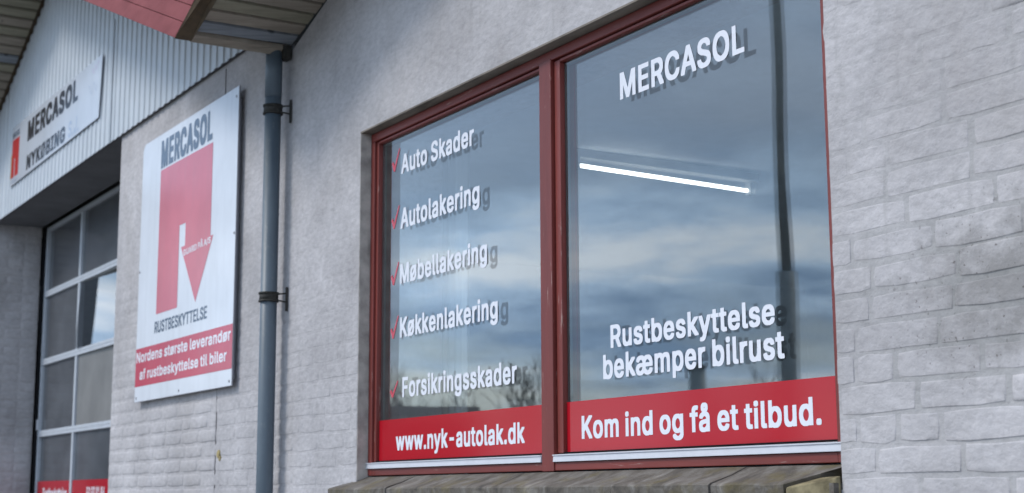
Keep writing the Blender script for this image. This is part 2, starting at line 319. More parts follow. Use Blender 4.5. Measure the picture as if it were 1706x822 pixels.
# ------------------------------------------------------------------ lettering: own outlines, cap height 1000
GLYPH = json.loads(r'''{"B":{"A":[957,[[31,1,252,1,339,252,349,261,630,260,725,1,942,1,942,76,601,998,369,997,34,80],[404,430,487,678,571,431]]],"B":[914,[[112,1,628,4,715,27,759,49,829,119,863,224,859,371,847,414,818,465,753,525,796,570,819,621,826,782,814,836,785,895,711,961,646,987,587,999,112,997],[327,173,324,421,514,418,586,384,638,322,649,286,645,269,618,223,575,192,503,173],[327,591,324,828,463,830,521,819,563,798,597,759,613,719,608,695,585,653,539,614,470,591]]],"C":[1013,[[434,-10,639,-11,752,20,818,56,867,98,917,163,954,250,961,358,753,360,719,280,669,223,605,185,554,169,522,169,449,196,399,230,343,299,310,368,290,448,286,521,313,641,366,735,423,788,478,818,543,833,638,799,715,726,753,639,961,640,954,749,895,869,814,946,701,998,610,1013,463,1013,364,995,280,957,227,919,163,847,119,770,92,694,74,573,73,430,85,338,122,221,175,135,243,67,324,20]]],"D":[998,[[112,1,536,0,620,11,741,56,809,106,858,163,898,232,932,342,944,437,940,613,918,719,880,807,831,875,770,928,674,976,565,998,112,997],[327,173,323,826,433,830,521,815,590,785,637,748,678,696,704,645,731,529,730,470,716,393,663,284,590,218,477,176]]],"E":[845,[[112,1,784,1,782,172,330,173,323,180,324,417,742,419,749,426,745,591,324,593,324,828,775,830,777,997,112,997]]],"F":[829,[[112,1,322,1,324,406,729,409,727,576,324,578,323,826,771,830,773,997,112,997]]],"G":[1032,[[438,-10,642,-11,701,0,781,31,831,62,886,113,928,174,962,261,973,334,969,536,519,535,519,369,752,363,737,310,695,245,645,203,587,176,525,169,475,185,416,218,350,288,310,368,290,448,286,521,313,641,366,735,410,779,467,814,543,833,627,803,704,733,753,639,964,640,962,730,924,825,889,875,807,950,683,1002,606,1013,459,1013,349,991,284,961,208,904,166,854,115,763,88,679,73,569,77,386,103,268,141,185,186,120,269,49,343,12]]],"I":[628,[[60,1,590,1,590,171,437,173,430,180,430,826,590,831,590,997,60,997,60,831,209,830,217,822,216,176,60,171]]],"K":[933,[[112,1,322,1,323,305,404,389,684,1,917,1,913,76,570,558,904,917,914,933,913,997,666,998,326,629,322,997,112,997]]],"L":[798,[[112,1,760,4,756,172,323,176,319,998,110,995]]],"M":[1230,[[112,1,319,4,321,512,526,1,722,1,923,509,925,4,1137,1,1137,997,873,996,627,350,375,996,112,997]]],"N":[1037,[[112,1,323,4,324,608,708,3,946,1,946,997,731,995,728,398,347,997,112,997]]],"Ø":[1055,[[196,-28,293,-28,330,18,441,-11,635,-11,694,0,752,20,821,60,871,102,924,170,965,251,991,345,999,400,999,598,972,730,916,842,957,904,958,969,887,1023,782,1028,746,982,610,1013,463,1013,364,995,243,931,155,836,111,752,85,661,73,569,73,430,96,294,126,214,160,157,119,98,118,30],[522,169,482,181,456,201,766,630,786,547,789,485,775,397,737,306,702,256,638,203,569,173],[311,369,290,448,287,521,301,606,346,707,407,776,478,818,543,833,619,806]]],"P":[892,[[112,1,322,1,324,340,569,341,650,356,733,398,796,460,821,508,841,573,844,749,825,825,799,876,768,915,719,953,639,987,580,998,112,997],[327,511,324,828,484,826,528,814,574,787,608,744,631,672,616,614,596,579,553,541,499,518]]],"Å":[957,[[31,1,252,1,339,252,349,261,630,260,725,1,943,4,942,76,610,981,669,1035,689,1070,698,1102,698,1215,665,1286,597,1335,540,1348,393,1340,337,1312,306,1280,284,1240,275,1197,279,1091,313,1026,363,981,34,80],[404,430,487,678,571,431],[488,1131,467,1157,488,1186,510,1157]]],"O":[1055,[[434,-10,639,-11,719,8,781,34,838,73,898,133,957,232,980,298,999,400,999,598,961,759,902,862,853,915,796,957,712,995,613,1013,466,1013,332,983,258,942,194,886,130,792,96,705,74,573,73,430,85,338,126,214,179,131,254,60,324,20],[522,169,431,207,357,277,305,382,286,518,313,641,370,739,434,796,540,833,634,799,669,776,719,722,771,617,789,488,759,350,702,256,660,218,594,181]]],"R":[901,[[112,1,322,1,323,356,330,363,454,362,648,1,880,1,880,69,703,394,772,443,803,482,837,558,848,632,848,730,829,825,787,900,719,957,657,984,580,999,112,997],[327,536,324,828,459,830,506,822,561,799,599,765,619,730,631,672,605,603,574,572,539,552,481,536]]],"S":[896,[[350,-14,565,-14,682,16,741,49,787,91,814,130,837,187,844,224,844,352,832,403,790,471,755,502,678,546,387,640,326,689,312,716,328,763,357,796,409,825,470,837,563,798,605,748,622,695,828,695,826,808,785,895,711,961,613,1002,536,1013,397,1013,277,990,188,942,146,900,103,815,95,775,99,635,119,581,164,524,273,460,524,384,575,359,614,324,630,289,612,243,568,199,492,165,444,162,390,177,344,205,310,243,282,316,71,314,70,239,81,184,131,91,177,49,243,12]]],"T":[900,[[354,1,564,1,566,826,858,831,858,997,60,997,60,831,352,826]]],"U":[1026,[[431,-14,613,-14,730,12,820,65,865,111,909,185,929,246,936,316,935,997,721,997,716,338,689,269,640,212,579,177,532,165,467,177,412,207,368,251,334,316,323,375,322,997,112,997,110,290,125,213,174,119,247,49,317,12]]],"Y":[943,[[376,1,586,1,589,384,920,915,929,933,928,997,697,996,482,644,265,996,34,997,34,926,373,384]]],"a":[791,[[251,-14,429,-14,503,7,514,0,712,4,708,595,665,688,634,719,583,748,485,771,319,771,257,760,177,726,131,691,78,608,78,534,180,503,278,504,326,566,404,602,467,574,502,513,487,497,451,485,294,466,192,443,113,401,71,348,55,286,55,184,75,104,102,62,141,27,192,1],[356,154,285,194,268,228,278,247,306,274,360,297,505,318,495,258,464,208,425,177]]],"b":[855,[[387,-14,547,-15,602,-3,678,34,741,97,785,177,808,268,811,459,797,543,759,634,732,673,689,715,627,752,554,771,386,771,306,747,303,997,99,998,96,4,294,0,304,13],[448,158,383,192,343,240,312,316,305,404,321,473,352,533,405,583,459,598,524,564,561,520,591,448,602,378,591,312,553,229,517,188]]],"d":[855,[[324,-14,488,-14,570,13,580,0,778,4,775,998,570,997,568,747,488,771,323,771,258,755,196,722,146,677,93,586,62,448,66,272,89,181,126,108,172,54,251,5],[419,158,368,181,321,229,283,316,273,381,287,459,324,535,365,575,430,598,476,579,528,528,562,448,571,379,562,312,520,221,473,177]]],"e":[818,[[350,-14,521,-14,616,8,682,45,728,91,763,158,762,234,654,261,563,260,513,188,476,166,422,158,355,190,317,229,291,277,283,312,777,313,771,514,730,630,691,684,645,722,551,763,507,771,341,771,251,748,199,719,146,669,119,630,81,547,63,444,62,312,74,235,97,166,135,102,192,45,266,5],[290,470,302,509,355,570,423,601,473,583,504,559,554,474]]],"f":[542,[[148,1,356,4,356,598,510,602,514,610,513,762,360,764,356,793,372,836,405,862,513,861,540,951,540,1021,531,1027,470,1039,323,1039,229,1009,190,978,159,928,147,874,145,765,11,760,12,604,147,598]]],"g":[857,[[324,-274,525,-275,623,-252,702,-207,737,-168,763,-120,778,-55,775,763,580,763,574,743,492,771,301,767,214,733,172,702,100,605,66,488,63,316,89,192,146,98,207,49,251,27,312,11,466,8,569,29,561,-14,531,-61,480,-94,426,-110,343,-76,279,-8,187,-8,98,-58,96,-132,142,-196,232,-252],[419,180,365,203,310,262,279,342,275,411,295,484,326,537,383,586,430,598,487,572,531,524,562,455,573,378,550,284,520,236,484,203]]],"i":[382,[[97,1,305,4,301,763,96,760],[148,813,253,812,296,827,315,846,327,870,327,969,293,1016,260,1028,143,1028,93,1001,77,969,77,870,106,829]]],"k":[775,[[97,1,303,1,305,257,323,271,541,1,778,4,777,69,493,427,754,693,755,762,523,763,306,545,301,998,96,995]]],"l":[424,[[218,-3,382,-4,422,4,426,81,406,164,332,166,313,185,305,213,305,995,99,998,96,140,103,96,124,50,163,16]]],"m":[1196,[[97,1,303,1,309,488,341,552,376,583,411,598,465,571,484,550,503,499,504,1,711,1,713,484,741,552,769,579,811,598,864,577,895,542,907,506,912,1,1115,1,1116,576,1104,634,1071,696,1023,741,925,775,749,771,699,755,639,716,594,752,525,775,378,775,304,750,294,764,97,762]]],"n":[829,[[97,1,303,1,309,470,341,541,383,579,433,598,473,583,508,552,540,481,545,1,751,1,749,562,715,667,665,724,612,755,551,771,382,771,305,746,297,763,97,762]]],"o":[839,[[343,-14,510,-14,627,20,673,50,730,111,782,228,797,349,793,466,759,594,719,660,669,710,605,748,558,763,514,771,345,771,254,748,196,715,150,673,119,630,81,547,63,448,62,312,74,235,93,177,126,115,192,45,254,8],[419,158,363,186,306,254,279,331,275,400,295,476,324,531,368,575,429,601,495,572,546,513,576,437,584,360,568,291,530,219,484,177]]],"p":[855,[[97,-259,303,-259,306,10,393,-15,547,-15,602,-3,695,47,763,130,793,202,811,298,804,514,759,634,732,673,656,737,551,771,382,771,304,743,297,763,97,762],[448,158,383,192,343,240,312,316,305,404,321,473,352,533,405,583,459,598,524,564,561,520,591,448,602,378,591,312,553,229,517,188]]],"r":[552,[[97,1,303,1,305,459,312,492,337,537,405,586,433,595,542,593,542,770,360,771,304,754,294,764,97,762]]],"s":[746,[[291,-14,470,-14,557,5,632,47,663,78,697,143,705,195,701,297,669,368,638,399,568,436,354,493,326,509,302,541,332,579,393,606,449,577,496,511,598,511,689,534,690,602,645,689,583,741,536,760,477,771,305,771,235,756,142,702,111,663,92,620,84,573,88,467,120,396,152,365,210,332,425,274,456,258,484,224,439,174,378,154,315,183,291,207,264,260,162,260,67,237,70,151,113,69,152,34,199,8]]],"t":[494,[[277,-6,437,-7,484,8,484,84,465,164,361,166,343,181,327,228,327,598,469,604,470,760,328,765,325,931,121,932,116,765,11,760,11,606,117,598,117,173,125,114,141,75,172,36,225,5]]],"u":[829,[[328,-10,473,-7,544,17,551,0,751,1,751,762,545,762,540,298,508,223,473,188,419,165,379,177,348,201,317,251,305,298,303,762,97,762,95,235,110,147,144,78,192,31,257,0]]],"v":[791,[[299,1,513,5,774,684,777,762,559,762,406,336,251,761,34,762,33,694,42,669]]],"w":[1117,[[254,1,460,3,567,373,677,1,884,1,1094,691,1093,762,883,762,777,394,677,761,464,762,359,394,256,762,42,762,41,698]]],"y":[791,[[159,-267,268,-268,344,-252,405,-214,443,-164,774,684,777,762,561,761,406,336,251,761,34,762,33,694,42,669,286,29,252,-54,219,-87,111,-97,88,-180,88,-253]]],"ø":[839,[[111,-25,213,-25,246,11,345,-14,536,-11,627,20,717,95,774,199,793,287,793,470,754,605,807,666,808,727,765,772,741,789,646,789,609,747,517,771,316,767,218,730,150,673,86,561,62,444,66,276,102,158,53,98,52,30],[419,158,387,175,582,399,584,356,569,294,531,221,484,177],[278,361,283,440,326,533,394,590,429,601,468,586]]],"æ":[1248,[[254,-14,430,-15,473,-7,531,12,605,57,677,12,735,-7,782,-15,951,-14,1045,8,1115,49,1155,89,1188,148,1192,234,1087,260,995,260,952,197,867,155,827,166,766,205,732,251,709,308,1203,313,1200,510,1177,594,1141,660,1064,730,995,760,936,771,746,767,695,752,631,714,568,752,514,767,316,771,221,748,155,711,111,667,78,608,78,534,180,503,275,503,328,568,372,594,411,602,475,566,503,503,499,470,298,470,185,443,124,408,71,344,55,282,55,184,78,97,106,58,148,23,203,-3],[360,154,310,174,285,194,269,225,282,251,324,285,378,305,502,311,495,262,458,203,425,177],[720,470,732,509,781,566,856,602,923,570,968,517,986,473]]],"å":[791,[[251,-14,429,-14,503,7,514,0,712,4,708,595,678,671,636,717,583,748,530,765,570,800,597,846,606,881,606,987,590,1034,544,1088,470,1120,320,1120,266,1100,214,1056,184,984,184,878,210,813,266,761,221,748,153,710,100,652,77,606,78,534,180,503,278,504,326,566,404,602,467,574,502,513,487,497,451,485,294,466,192,443,113,401,71,348,55,286,55,184,75,104,102,62,141,27,192,1],[356,154,285,194,268,228,278,247,306,274,360,297,505,318,495,258,464,208,425,177],[396,905,375,933,397,958,418,933]]],".":[421,[[155,-6,286,-7,335,21,352,55,356,136,348,175,324,207,290,224,158,224,113,199,92,158,92,59,115,16]]],"-":[908,[[211,347,708,345,712,510,213,514]]],"/":[534,[[27,-138,227,-136,525,970,521,1043,334,1043,324,1034,30,-59]]],"0":[908,[[368,-10,558,-11,608,1,671,31,732,84,763,126,799,203,826,298,841,444,841,554,826,701,799,796,755,884,699,948,660,976,584,1006,393,1013,331,1002,262,972,170,880,130,799,103,708,88,595,88,404,99,309,126,207,177,108,234,47,299,8],[465,163,403,194,343,273,309,378,297,459,305,602,335,711,392,798,463,837,522,809,572,752,609,661,632,514,620,386,590,284,533,201]]],"1":[908,[[141,1,810,1,810,164,602,169,601,997,364,998,159,850,162,657,256,658,389,752,389,173,382,165,141,164]]],"2":[908,[[119,1,810,1,808,169,435,170,706,465,755,537,786,610,797,745,777,847,739,912,656,979,584,1006,532,1013,360,1009,299,994,240,965,190,923,159,880,121,771,125,665,329,666,334,719,361,777,394,810,448,837,484,832,533,805,564,770,584,727,584,705,553,633,515,579,119,153]]],"3":[908,[[346,-10,547,-11,638,12,728,65,766,108,799,166,815,224,815,371,785,461,765,493,704,550,638,583,563,601,777,842,775,998,129,995,130,831,472,829,288,616,287,459,429,451,513,425,572,373,602,301,583,243,541,197,487,170,444,162,383,181,352,201,317,240,294,308,82,307,88,187,108,137,146,84,181,53,247,16]]],"4":[908,[[519,1,722,1,725,193,855,199,854,362,724,367,719,650,519,649,516,365,332,365,660,923,661,998,451,996,74,356,77,195,516,193]]],"5":[908,[[357,-10,547,-11,623,8,706,58,755,111,792,177,811,254,811,415,788,498,732,588,671,638,587,672,536,679,360,672,356,679,375,830,766,831,763,998,176,995,125,554,126,464,224,452,330,452,387,487,437,503,466,499,513,476,555,438,598,345,595,301,563,234,509,185,454,163,398,185,359,216,328,266,316,305,112,303,114,199,133,141,161,98,194,62,243,27]]],"6":[908,[[368,-10,554,-11,638,12,689,42,739,87,777,144,800,206,808,246,808,400,788,476,752,542,707,586,641,623,562,642,486,644,682,926,679,998,462,996,214,634,155,528,129,455,117,397,118,254,133,185,163,122,201,73,254,31,299,8],[459,162,420,177,370,219,339,273,327,327,339,373,363,416,412,461,463,481,513,461,559,419,586,373,598,316,583,262,559,223,513,181]]],"7":[908,[[181,1,399,1,810,820,810,997,115,997,118,830,561,826,181,72]]],"8":[908,[[361,-10,562,-11,667,16,737,56,779,98,826,191,830,349,822,385,785,461,720,525,766,581,793,654,797,782,789,826,763,887,713,945,645,987,587,1006,397,1013,280,987,229,957,183,915,144,851,132,811,129,683,140,624,159,581,205,525,141,461,103,382,95,341,103,184,130,122,185,60,269,12],[448,162,379,188,337,227,312,276,312,301,339,355,372,388,423,417,473,426,539,399,585,357,608,315,613,276,590,229,557,196,492,165],[463,603,385,642,365,666,342,720,357,766,385,801,463,840,537,805,564,774,584,723,564,673,526,631]]],"9":[908,[[244,1,465,1,711,365,781,497,808,598,808,749,785,836,752,895,702,948,612,998,529,1013,393,1013,313,998,223,948,170,891,137,829,118,752,118,602,137,526,163,475,219,414,288,376,349,360,436,352,243,72],[463,518,416,537,374,572,343,622,327,679,339,726,366,776,412,818,470,837,520,814,563,772,586,730,598,672,586,625,559,579,517,541]]],"J":[804,[[291,-10,477,-11,546,5,625,50,667,97,689,137,712,231,708,998,500,995,499,309,480,236,442,190,399,166,378,165,319,201,279,279,274,380,63,378,63,221,93,119,117,84,170,34,229,5]]]},"K":{"A":[997,[[30,1,335,1,419,243,429,251,610,249,701,0,1001,1,1002,106,672,998,355,997,29,99],[496,450,516,516,538,453]]],"B":[955,[[108,1,697,4,782,26,824,47,884,104,921,191,924,368,895,463,841,527,870,568,885,613,889,790,860,881,799,948,750,976,662,999,108,997],[408,202,405,406,478,407,530,392,601,335,620,291,596,251,573,231,506,206],[408,606,405,799,474,797,543,769,569,743,587,707,564,665,541,642,488,614]]],"C":[1051,[[419,-10,705,-11,799,12,870,47,922,88,976,157,1005,217,1020,269,1016,382,726,382,674,279,629,238,563,209,508,235,452,282,408,348,386,404,368,503,401,636,445,709,500,760,554,789,587,785,642,752,690,700,726,616,1019,618,1020,729,976,842,911,922,803,987,680,1013,450,1013,338,991,238,937,183,886,132,813,100,743,71,588,71,414,82,326,107,238,168,132,233,66,313,19]]],"E":[889,[[108,1,849,1,849,201,411,202,404,209,405,402,807,404,815,411,813,604,405,607,405,799,839,801,842,997,108,997]]],"G":[1069,[[423,-10,708,-11,813,15,891,58,947,109,987,168,1012,224,1031,322,1027,552,501,551,501,355,717,353,670,272,622,231,574,209,515,231,456,279,423,323,386,404,368,503,401,636,444,707,488,752,561,792,605,775,663,727,726,616,1022,618,1023,722,983,831,900,929,799,987,676,1013,446,1013,334,991,274,962,201,908,139,828,104,753,75,627,71,414,89,294,114,221,164,136,238,61,330,12]]],"I":[679,[[58,1,661,1,661,201,514,202,506,209,507,797,661,802,661,997,58,997,58,802,202,800,209,793,209,206,58,201]]],"K":[974,[[108,1,402,1,404,294,429,321,660,1,976,1,973,109,656,552,966,887,974,903,973,997,642,998,406,742,402,997,108,997]]],"L":[843,[[108,1,825,4,824,201,404,206,400,999,106,995]]],"M":[1260,[[108,1,399,1,401,261,510,0,788,1,890,257,894,1,1189,1,1189,997,842,996,649,501,454,996,108,997]]],"N":[1074,[[108,1,402,1,405,438,685,1,1005,1,1005,997,706,997,702,564,427,997,108,997]]],"O":[1092,[[419,-10,708,-10,817,19,884,58,932,98,983,164,1022,242,1055,386,1055,616,1030,736,991,824,943,890,881,945,792,991,680,1013,450,1013,338,991,270,959,215,918,157,852,107,760,75,627,71,414,82,326,111,231,160,143,229,70,313,19],[560,209,477,258,423,323,386,404,368,499,383,584,426,682,484,748,566,792,645,748,707,675,744,595,758,527,758,475,732,373,700,313,636,245]]],"R":[942,[[108,1,402,1,404,344,411,351,438,349,625,1,941,1,941,102,784,387,840,431,877,483,899,539,910,606,910,737,899,807,863,888,821,934,739,980,655,999,108,997],[408,553,405,799,489,793,541,771,580,736,605,680,583,617,520,568,464,553]]],"S":[938,[[338,-13,634,-14,708,0,785,33,823,59,863,104,891,157,906,213,906,375,895,424,854,490,821,520,746,562,472,649,431,676,400,712,408,736,435,766,492,797,541,771,571,741,602,670,891,671,892,797,863,877,799,948,711,994,609,1013,382,1013,305,1002,249,983,180,943,139,902,107,845,92,786,92,634,111,568,141,523,199,476,263,444,505,371,571,334,602,294,562,238,509,207,482,202,426,231,399,258,365,340,69,339,71,206,90,146,125,90,171,47,235,12]]],"T":[942,[[341,1,636,1,638,797,920,802,920,997,58,997,58,802,340,797]]],"U":[1063,[[415,-13,680,-14,761,0,867,51,925,105,952,143,984,223,995,305,994,997,695,997,694,379,679,323,649,272,601,228,552,205,518,217,467,254,433,299,408,369,402,997,108,997,106,280,121,206,168,114,238,47,306,12]]],"Y":[983,[[363,1,657,1,659,368,980,883,988,903,987,997,674,998,511,734,346,998,33,997,33,894,361,368]]]}}''')
def flat_poly(name, loops, mat, parent, y):
    """filled flat outline(s), x and height in metres, facing -Y, EYE already added by caller"""
    c = bpy.data.curves.new(name, 'CURVE'); c.dimensions = '2D'; c.fill_mode = 'BOTH'
    for lp in loops:
        s = c.splines.new('POLY'); s.points.add(len(lp) - 1); s.use_cyclic_u = True
        for k, (a, b) in enumerate(lp): s.points[k].co = (a, b, 0, 1)
    o = bpy.data.objects.new(name, c); me = bpy.data.meshes.new_from_object(o); bpy.data.objects.remove(o)
    for v in me.vertices: v.co = (v.co.x, y, v.co.y)
    me.name = name; me.materials.clear(); me.materials.append(mat)
    ob = bpy.data.objects.new(name, me); col.objects.link(ob); ob.parent = parent; return ob
def text(s, x0, x1, z, cap, y, mat, parent, font='B', label=None, track=-14, z1=None, name='lettering'):
    """one part per word; the whole line is fitted between x0 and x1"""
    G = GLYPH[font]; x = 0; words = [[]]
    for ch in s:
        if ch == ' ': x += 330; words.append([]); continue
        adv, Ls = G.get(ch) or GLYPH['B'][ch]
        for l in Ls: words[-1].append([(l[i] + x, l[i + 1]) for i in range(0, len(l), 2)])
        x += adv + track
    lo = min(p[0] for w_ in words for l in w_ for p in l); hi = max(p[0] for w_ in words for l in w_ for p in l); k = (x1 - x0) / (hi - lo)
    dz = 0 if z1 is None else (z1 - z) / (x1 - x0); out = []
    for w_, t_ in zip(words, s.split(' ')):
        o = flat_poly(name, [[(x0 + (a - lo) * k, z + EYE + b * cap / 1000 + (a - lo) * k * dz) for a, b in l] for l in w_], mat, parent, y)
        o['label'] = 'printed word ' + t_; out.append(o)
    return out

# ================================================================== SETTING
g = MB(); b = g.b
xs = [-400, -60, 30, 400]; ys = [-500, -9, .36, 300]
for i in range(3):
    for j in range(3):
        vs = [b.verts.new((xs[i + a], ys[j + c], 0)) for a, c in ((0, 0), (1, 0), (1, 1), (0, 1))]; b.faces.new(vs)
bmesh.ops.remove_doubles(b, verts=b.verts, dist=.001)
tag(g.build('ground', M['grass']), kind='structure', label='grassy ground around the workshop')
tag(MB().box(-30, 14, -16, .02, -.03, .006).build('forecourt', M['asphalt']), kind='structure', label='pale concrete forecourt in front of the workshop')

# ================================================================== BUILDING
XV = -5.72; ZV = 1.862                 # valley between the two gables, on the wall face
SL = .399                              # roof slope of the left gable
AX = -9.78; AZ = ZV + (XV - AX) * SL   # apex of the left gable
SR = .34; BX = -1.0; BZ = ZV + (BX - XV) * SR
def roof_l(x): return AZ - abs(x - AX) * SL
def roof_r(x): return BZ - abs(x - BX) * SR
OX0, OX1, OZ0, OZ1 = -5.013, -2.484, .050, 1.360      # window opening
DX0, DX1, DZ1 = -11.45, -8.18, 2.030                  # garage door opening
TH = .36; YM = .004                                   # wall thickness, mortar face
bld = tag(empty('workshop_building', (-5.7, 0, 0)), 'whitewashed brick car workshop with two gables, a large red framed window and a garage door', 'building')
def B(o): return o
def under(pr):                                        # keeps world placement under the building's base point
    pr.parent = bld; pr.location = (5.7, 0, 0); return pr
E_ = EYE
wm = MB()
def P(*pts): wm.prism([(x, z + E_) for x, z in pts], YM, TH)
zb = -E_ - .2
P((-14.6, zb), (DX0, zb), (DX0, roof_l(DX0)), (-14.6, roof_l(-14.6)))
P((DX0, DZ1), (DX1, DZ1), (DX1, roof_l(DX1)), (AX, AZ), (DX0, roof_l(DX0)))
P((DX1, zb), (XV, zb), (XV, ZV), (DX1, roof_l(DX1)))
P((XV, zb), (OX0, zb), (OX0, roof_r(OX0)), (XV, ZV))
P((OX0, zb), (OX1, zb), (OX1, OZ0 - .045), (OX0, OZ0 - .045))
P((OX0, OZ1), (OX1, OZ1), (OX1, roof_r(OX1)), (OX0, roof_r(OX0)))
P((OX1, zb), (4.2, zb), (4.2, roof_r(4.2)), (BX, BZ), (OX1, roof_r(OX1)))
bmesh.ops.remove_doubles(wm.b, verts=wm.b.verts, dist=.0005)
wall = under(wm.build('wall', M['mortar'])); wall['label'] = 'limewashed brick wall with worn joints'

# ---- bricks: a few irregular shapes, shared by all
def brick_template(lx, seed):
    rnd = random.Random(seed); hz = .0555
    t = [0, .3, .68, 1]
    ring = [(u, 0) for u in t] + [(1, .5)] + [(u, 1) for u in t[::-1]] + [(0, .5)]
    V = []; jit = [(rnd.uniform(-1, 1), rnd.uniform(-1, 1)) for _ in ring]
    for inset, y in ((0, .35), (.0022, -.55), (.0075, -1.0)):
        for (u, v), (ja, jb) in zip(ring, jit):
            x = (u - .5) * lx; z = (v - .5) * hz
            sx = -1 if u > .5 else 1; sz = -1 if v > .5 else (1 if v < .5 else 0)
            if u not in (0, 1): sx = 0
            cr = .0018 if (u in (0, 1) and v in (0, 1)) else 0
            x += sx * (inset + cr) + ja * .0026; z += sz * (inset + cr) + jb * .0024
            V.append((x, y + (rnd.uniform(-.18, .18) if y < 0 else 0), z))
    n = len(ring); F = []
    for r in (0, 1):
        for k in range(n): F.append((r * n + k, r * n + (k + 1) % n, (r + 1) * n + (k + 1) % n, (r + 1) * n + k))
    o = 2 * n
    F += [(o + 0, o + 1, o + 8, o + 9), (o + 1, o + 2, o + 7, o + 8), (o + 2, o + 3, o + 4, o + 7), (o + 4, o + 5, o + 6, o + 7)]
    F = [f for f in F]; F[-4] = (o + 0, o + 1, o + 8, o + 9)
    return V, F
def fix_template(V, F):
    # ring: 0..3 bottom, 4 right mid, 5..8 top right->left, 9 left mid
    n = 10; o = 20; F = F[:20] + [(o, o + 1, o + 7, o + 8, o + 9), (o + 1, o + 2, o + 6, o + 7), (o + 2, o + 3, o + 4, o + 5, o + 6)]
    return V, F
TEM = {}
for kind, lx in (('s', .228), ('h', .108), ('q', .052)):
    for k in range(9): TEM[kind, k] = fix_template(*brick_template(lx, 100 * ord(kind) + k))
TM = {}
for key, (V, F) in TEM.items():
    me = bpy.data.meshes.new('brick'); me.from_pydata(V, [], F); me.materials.append(M['brick'])
    for p in me.polygons: p.use_smooth = True
    TM[key] = me
CO = .0667
def prom(x, z):
    """how far a brick stands proud of its joint: the wash has filled most of them"""
    n = noise.noise(Vector((x * .9, 3.3, z * 1.6)))
    p = 1.15 + 1.0 * n
    p += (1.35 + 3.2 * noise.noise(Vector((x * 3.1, 7.7, z * 4.3)))) * max(0, min(1, (x + 2.55) / .5))
    p += 1.8 * max(0, min(1, (.85 - z) / .5)) * max(0, min(1, (x + 9) / 1.5))
    p -= .6 * max(0, min(1, (z - .9) / .6))
    return max(.25, p) * .001
places = []
rb = random.Random(5)
k0 = int((-1.2 - .434) / CO)
for r in range(k0, 36):
    zc = .434 + (r + .5) * CO
    off = [0, .06, .0, .06, -.06, .12][r % 6] + rb.uniform(-.008, .008)
    x = -9.2 + off
    hdr = r % 3 == 1
    while x < 1.2:
        kd = 'h' if rb.random() < (.35 if hdr else .10) else 's'
        lx = .228 if kd == 's' else .108
        x1 = x + lx; xc = x + lx / 2
        if zc + .03 < (roof_l(xc) if xc < XV else roof_r(xc)) - .01 and not (xc < -6.0 and zc > 1.98):
            skip = False
            for (a0, a1, b0, b1) in ((OX0, OX1, OZ0 - .03, OZ1), (DX0, DX1, -9, DZ1)):
                if x1 > a0 + .002 and x < a1 - .002 and zc + .027 > b0 and zc - .027 < b1: skip = True
            if skip:   # cut bricks to the opening's edge
                for (a0, a1, b0, b1) in ((OX0, OX1, OZ0 - .03, OZ1), (DX0, DX1, -9, DZ1)):
                    if zc + .027 > b0 and zc - .027 < b1 and x1 > a0 + .002 and x < a1 - .002:
                        if x < a0 - .02: places.append(((x + a0) / 2, zc, (a0 - x), kd))
                        if x1 > a1 + .02: places.append(((x1 + a1) / 2, zc, (x1 - a1), kd))
            else: places.append((xc, zc, lx, kd))
        x = x1 + .012
def size_seen(x, z):
    d = Vector((x, 2.36, z)); dep = d.dot(fx)
    if dep <= .1: return -9
    px = d.dot(rx) / dep * 2470; py = d.dot(ux) / dep * 2470
    if abs(px) > 853 + 40 or abs(py) > 411 + 25: return -1
    return 2.36 / d.length ** 3
places.sort(key=lambda p: -size_seen(p[0], p[1]))
stuffV, stuffF = [], []
for i, (x, z, lx, kd) in enumerate(places):
    base = .228 if kd == 's' else .108
    v = rb.randrange(9); pr = prom(x, z); fl = rb.choice((1, -1))
    if i < 300:
        o = bpy.data.objects.new('brick', TM[kd, v]); col.objects.link(o); o.parent = wall
        o.location = (x, YM, z + E_); o.scale = (lx / base * rb.uniform(.98, 1.035), pr, rb.uniform(.93, 1.14)); o.rotation_euler = (0, rb.uniform(-.004, .004), 0)
    else:
        V, F = TEM[kd, v]; o0 = len(stuffV)
        stuffV += [(x + a * lx / base, YM + c * pr, z + E_ + d) for a, c, d in V]; stuffF += [tuple(q + o0 for q in f) for f in F]
# bricks of the garage reveal (the painted return at far left)
def reveal_bricks():
    for r in range(-8, 24):
        zc = .434 + (r + .5) * CO
        if zc > DZ1 - .03: continue
        for yc in ((.06, .108), (.18, .108), (.30, .108)) if r % 2 else ((.115, .228), (.295, .108)):
            V, F = TEM['s' if yc[1] > .2 else 'h', r % 9]; o0 = len(stuffV)
            stuffV.extend([(DX0 - c * .0022, yc[0] + .0 + a, zc + E_ + d) for a, c, d in V]); stuffF.extend([tuple(q + o0 for q in f[::1]) for f in F])
reveal_bricks()
me = bpy.data.meshes.new('brick'); me.from_pydata(stuffV, [], stuffF); me.materials.append(M['brick'])
for p in me.polygons: p.use_smooth = True
sb = bpy.data.objects.new('brickwork', me); col.objects.link(sb); sb.parent = wall; sb['kind'] = 'stuff'; sb['label'] = 'remaining bricks of the wall'
# plaster linings of the window opening, joint and filler spots
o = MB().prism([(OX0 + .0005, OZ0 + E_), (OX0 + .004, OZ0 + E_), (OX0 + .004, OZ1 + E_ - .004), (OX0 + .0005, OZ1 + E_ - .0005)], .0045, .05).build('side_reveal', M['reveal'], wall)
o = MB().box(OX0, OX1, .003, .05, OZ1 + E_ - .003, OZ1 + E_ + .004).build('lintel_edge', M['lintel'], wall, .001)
box('movement_joint', M['crack'], wall, -6.505, -6.501, .0005, .02, -E_, 1.99)
bm = MB()
for (x, z, r) in ((-6.46, .18, .022), (-6.44, .16, .014)):
    bm.tube((x, .003, z + E_), (x, -.003, z + E_), r, r * .7, 9)
bm.build('filler_patch', M['stain'], wall)

